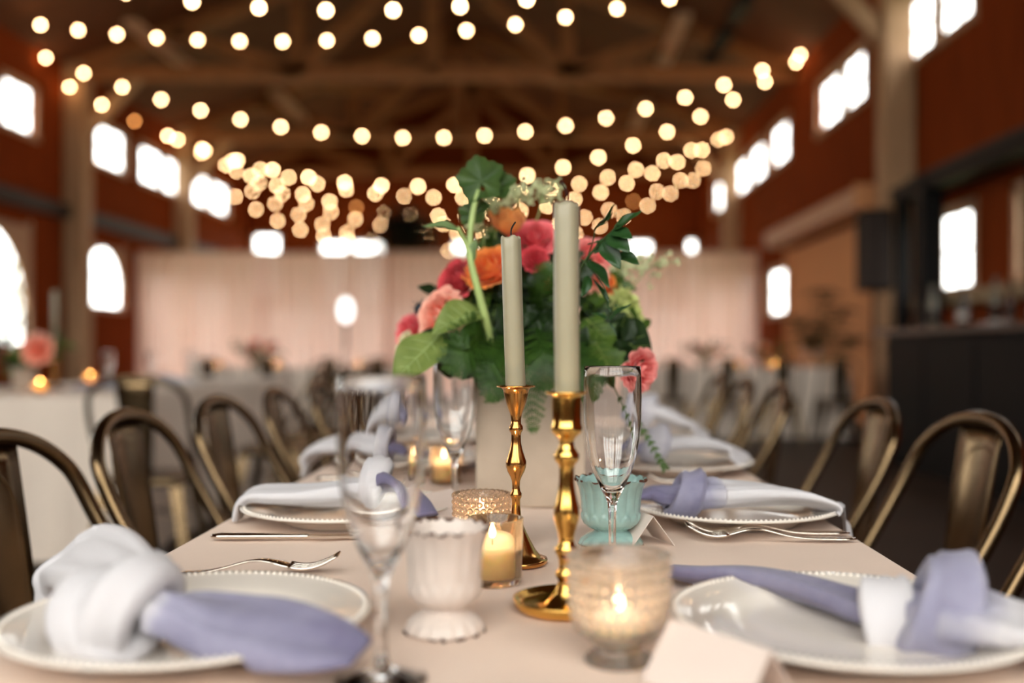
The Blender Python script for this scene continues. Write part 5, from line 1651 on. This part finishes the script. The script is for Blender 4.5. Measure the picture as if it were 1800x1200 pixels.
# table settings on the left table
for k, (x, y) in enumerate([(-2.05, 4.75), (-2.05, 5.4), (-2.08, 6.0), (-2.72, 4.9)]):
    dup(plate0, (x, y, TZ + 0.001), 0, ['nearest', 'second nearest right-hand', 'farthest', 'left-hand'][k] + ' blurred ivory plate on the left table', 'plates on the left table')
for k, (x, y) in enumerate([(-2.18, 5.0), (-2.18, 5.55), (-2.2, 6.2), (-2.3, 6.6), (-2.75, 5.3)]):
    dup(fl0, (x, y, TZ + 0.001), 0, ['nearest', 'second nearest', 'third nearest', 'farthest', 'left-hand'][k] + ' blurred champagne flute on the left table', 'flutes on the left table')
for k, (x, y) in enumerate([(-2.05, 4.75), (-2.05, 5.4)]):
    o = thing('knotted_napkin', ['blurred blue napkin on the nearest plate of the left table', 'blurred napkin on the next plate of the left table'][k], 'napkin', (x, y, TZ), group='napkins on the left table')
    sweep_cloth('tail', o, [(-0.18, -0.02, .03, .02, .006, .9, 0), (-0.10, 0, .035, .028, .012, .8, 0), (0, 0, .045, .03, .022, .4, 0), (0.09, 0.01, .04, .03, .015, .0, 0), (0.18, 0.02, .02, .04, .005, 0, 0)], 90 + k)
    knot_ring('knot', o, (0, 0, .042), (1, 0, 0), .03, .026, .022, .010, .3, 95 + k)
far_fl = [(-3.5, 10.6), (-2.5, 10.6), (-2.3, 10.65), (-2.1, 10.6), (-1.7, 10.62), (-1.55, 10.6), (1.2, 10.6), (2.25, 10.6), (2.8, 10.6), (2.95, 10.62)]
for k, (x, y) in enumerate(far_fl):
    dup(fl0, (x, y, TZ + 0.001), 0, 'tiny champagne flute on the far %s table, %s from the left' % ('left' if x < 0 else 'right', ordn[k if x < 0 else k - 6]), 'flutes on the far %s table' % ('left' if x < 0 else 'right'))

# taper candle on the left table
o = thing('taper_candle', 'tall pale taper standing on the left table behind the flowers', 'candle', (-2.52, 5.15, TZ + 0.15), group='taper candles on the left table')
m = MB(); m.lathe([(0, 0), (0.014, 0), (0.0135, 0.36), (0.010, 0.365), (0, 0.365)], 16); m.build('wax', M_wax, o)
m = MB(); m.tube([(0, 0, 0.36), (0, 0, 0.375)], 0.001, 5); m.build('wick', M_wick, o)
o = thing('brass_candlestick', 'brass candlestick under the pale taper on the left table', 'candlestick', (-2.52, 5.15, TZ + 0.001), group='candlesticks on the left table')
m = MB(); m.lathe([(0, 0), (0.045, 0), (0.045, 0.006), (0.012, 0.02), (0.009, 0.08), (0.016, 0.10), (0.010, 0.115), (0.02, 0.15), (0.014, 0.15), (0.013, 0.148), (0, 0.148)], 24); m.build('stick', M_brass, o)

# white lamp before the drape
o = thing('floor_lamp', 'white globe lamp on a dark pole before the drape', 'lamp', (at(608, 610, 12.2).x, 12.2, 0))
m = MB(); m.lathe([(0, 0), (0.16, 0), (0.16, 0.015), (0.03, 0.03), (0.018, 0.05), (0.018, 1.20), (0.03, 1.25), (0.05, 1.27), (0, 1.27)], 20); m.build('pole', M_black, o)
m = MB(); m.sphere((0, 0, 1.42), 0.085, 20, 14, (1, 1, 1.75)); m.build('globe_shade', emit_mat('lamp_globe', (1, 0.95, 0.93), 3.0), o)

# ================================================================ BAR ON THE RIGHT
bar = thing('bar_counter', 'black bar counter along the right wall', 'bar', (3.15, 6.6, 0))
m = MB(); m.box((0, 0, 0.53), (0.5, 3.6, 1.06)); bevel(m.build('front', M_black, bar, smooth=False), 0.01)
m = MB(); m.box((0, 0, 1.09), (0.68, 3.8, 0.06)); bevel(m.build('counter_top', mat('black_lacquer', (16, 13, 12), 0.2, var=0), bar, smooth=False), 0.012)
for k in range(4):
    m = MB(); m.box((-0.256, -1.35 + 0.9 * k, 0.55), (0.012, 0.78, 0.86)); bevel(m.build('front_panel', M_black, bar, smooth=False), 0.006)
sh = thing('bar_gantry', 'black steel gantry with posts standing behind the bar', 'gantry', (3.62, 7.6, 0))
for yy in (-2.2, -0.35, 1.72, 2.4):
    m = MB(); m.box((0, yy, 1.28), (0.12 if yy != 1.72 else 0.2, 0.12 if yy != 1.72 else 0.2, 2.56)); m.build('post', M_black, sh, smooth=False)
m = MB(); m.box((0, 0.1, 2.5), (0.14, 4.9, 0.14)); m.build('top_rail', M_black, sh, smooth=False)
m = MB(); m.box((0, 0.1, 0.95), (0.3, 4.8, 0.05)); m.build('shelf', M_black, sh, smooth=False)
spk = thing('loudspeaker', 'black loudspeaker on the post at the end of the bar', 'speaker', (3.45, 10.35, 1.55))
m = MB(); m.box((0, 0, 0.42), (0.30, 0.30, 0.84)); bevel(m.build('cabinet', M_black, spk, smooth=False), 0.02)
m = MB(); m.box((-0.02, -0.155, 0.42), (0.26, 0.012, 0.78)); m.build('grille', M_dark, spk, smooth=False)
m = MB(); m.tube([(0, 0, -1.55), (0, 0, 0.0)], 0.02, 8); m.lathe([(0, -1.55), (0.25, -1.55), (0.25, -1.53), (0, -1.52)], 20); m.build('stand', M_black, spk)
M_bot = [mat('dark_bottle', (20, 26, 16), 0.1, var=0), mat('amber_bottle', (70, 36, 12), 0.1, var=0), mat('pale_bottle', (120, 112, 96), 0.15, var=0)]
for k, y in enumerate([5.3, 5.55, 5.85, 6.5, 6.75, 7.1, 7.5, 7.65, 8.05]):
    o = thing('bottle', '%s bottle standing on the bar counter, %s from the right edge of the view' % (['dark green', 'amber', 'pale'][k % 3], (ordn + ['ninth'])[k]), 'bottle', (3.2 + 0.05 * math.sin(k * 3), y, 1.121), group='bottles on the bar')
    s_ = 0.85 + 0.25 * ((k * 7) % 3) / 2
    m = MB(); m.lathe([(0, 0), (0.036, 0), (0.037, 0.01), (0.037, 0.17 * s_), (0.03, 0.2 * s_), (0.014, 0.23 * s_), (0.013, 0.29 * s_), (0.015, 0.295 * s_), (0.015, 0.31 * s_), (0, 0.31 * s_)], 18); m.build('bottle_glass', M_bot[k % 3], o)
    m = MB(); m.lathe([(0.0375, 0.05), (0.0378, 0.05), (0.0378, 0.13 * s_), (0.0375, 0.13 * s_)], 18); m.build('paper_label', M_card if k % 3 == 0 else M_dark, o)

# potted plant before the roll-up door
pp_ = thing('potted_plant', 'leafy potted plant standing before the roll-up door', 'plant', (3.42, 12.0, 0))
m = MB(); m.lathe([(0, 0), (0.15, 0), (0.19, 0.36), (0.2, 0.38), (0.185, 0.38), (0.15, 0.03), (0, 0.03)], 24); m.build('pot', M_conc, pp_)
m = MB(); m.lathe([(0, 0.33), (0.183, 0.34)], 20); m.build('soil', M_dark, pp_)
rn = random.Random(5)
me = leaf_mesh(0.26, 0.075, 0.2, 0.3, 0, 0, G_dark)
for k, (tx, ty, tz) in enumerate([(-0.05, 0, 1.62), (-0.38, 0.05, 1.30), (0.28, -0.05, 1.05), (-0.1, 0.2, 1.25), (0.1, -0.2, 1.4), (-0.2, -0.1, 1.05)]):
    P = catmull([(0, 0, 0.32), (tx * 0.3, ty * 0.3, 0.32 + (tz - .32) * 0.5), (tx, ty, tz)], 16)
    m = MB(); m.tube(P, [0.012 - 0.008 * i / 15 for i in range(16)], 7); m.build('stem', G_dstem, pp_)
    for i in range(16):
        p = Vector(P[15 - i // 3])
        az = i * 2.4
        put('leaf', me, pp_, p, orient((math.cos(az), math.sin(az), 0.35), (0, -0.2, 1)), [rn.uniform(0.7, 1.1)] * 3)
# dark hanging greenery above the drape
hg = thing('hanging_greenery', 'dark mass of hanging greenery above the drape, left of the flowers', 'greenery', (at(712, 400, 18.72).x, 18.72, 0))
m = MB(); m.tube([(0, 0, 3.6), (0, 0, 5.25)], 0.01, 6); m.build('hanger', M_black, hg)
m = MB(); m.lathe([(0.42, 3.26), (0.45, 3.24), (0.45, 3.30), (0.42, 3.28)], 32); m.build('hoop', M_black, hg)
M_hg = leaf_mat('hanging_dark_leaf', (16, 22, 10), (30, 36, 18))
m = MB(); rn = random.Random(8)
for i in range(2600):
    u, v, w3 = rn.gauss(0, 0.30), max(-.2, min(.2, rn.gauss(0, 0.14))), rn.gauss(0, 0.24)
    c = Vector((u, v, 3.15 + w3 - 0.2 * abs(u)))
    d = Vector((rn.gauss(0, 1), rn.gauss(0, 1), rn.gauss(-0.4, 1))).normalized(); e = d.orthogonal().normalized()
    L = rn.uniform(0.06, 0.12)
    m.add([c, c + d * L * .5 + e * L * .22, c + d * L, c + d * L * .5 - e * L * .22], [(0, 1, 2, 3)])
tag(m.build('leaves', M_hg, hg, smooth=False), kind='stuff')
# shrubs outside the arched window
for k, (x, y, z, r) in enumerate([(-9.3, 16.7, 1.7, 1.15), (-9.3, 14.4, 1.45, 1.1)]):
    o = thing('garden_shrub', ['green shrub outside the nearest arched window, right side', 'green shrub outside the nearest arched window, left side'][k], 'shrub', (x, y, -0.12), group='shrubs outside')
    m = MB(); m.tube([(0, 0, 0), (0.05, 0, 1.0), (0.0, 0.05, 1.7)], [0.06, 0.045, 0.02], 8); m.build('trunk', M_timber, o)
    m = MB(); rn = random.Random(70 + k)
    for i in range(2200):
        d = Vector((rn.gauss(0, 1), rn.gauss(0, 1), rn.gauss(0, 1))).normalized() * r * rn.random() ** 0.4
        c = Vector((0, 0, z)) + d
        q = Vector((rn.gauss(0, 1), rn.gauss(0, 1), rn.gauss(0, 1))).normalized(); e = q.orthogonal().normalized()
        m.add([c, c + q * .05 + e * .025, c + q * .11, c + q * .05 - e * .025], [(0, 1, 2, 3)])
    tag(m.build('foliage', G_mid, o, smooth=False), kind='stuff')
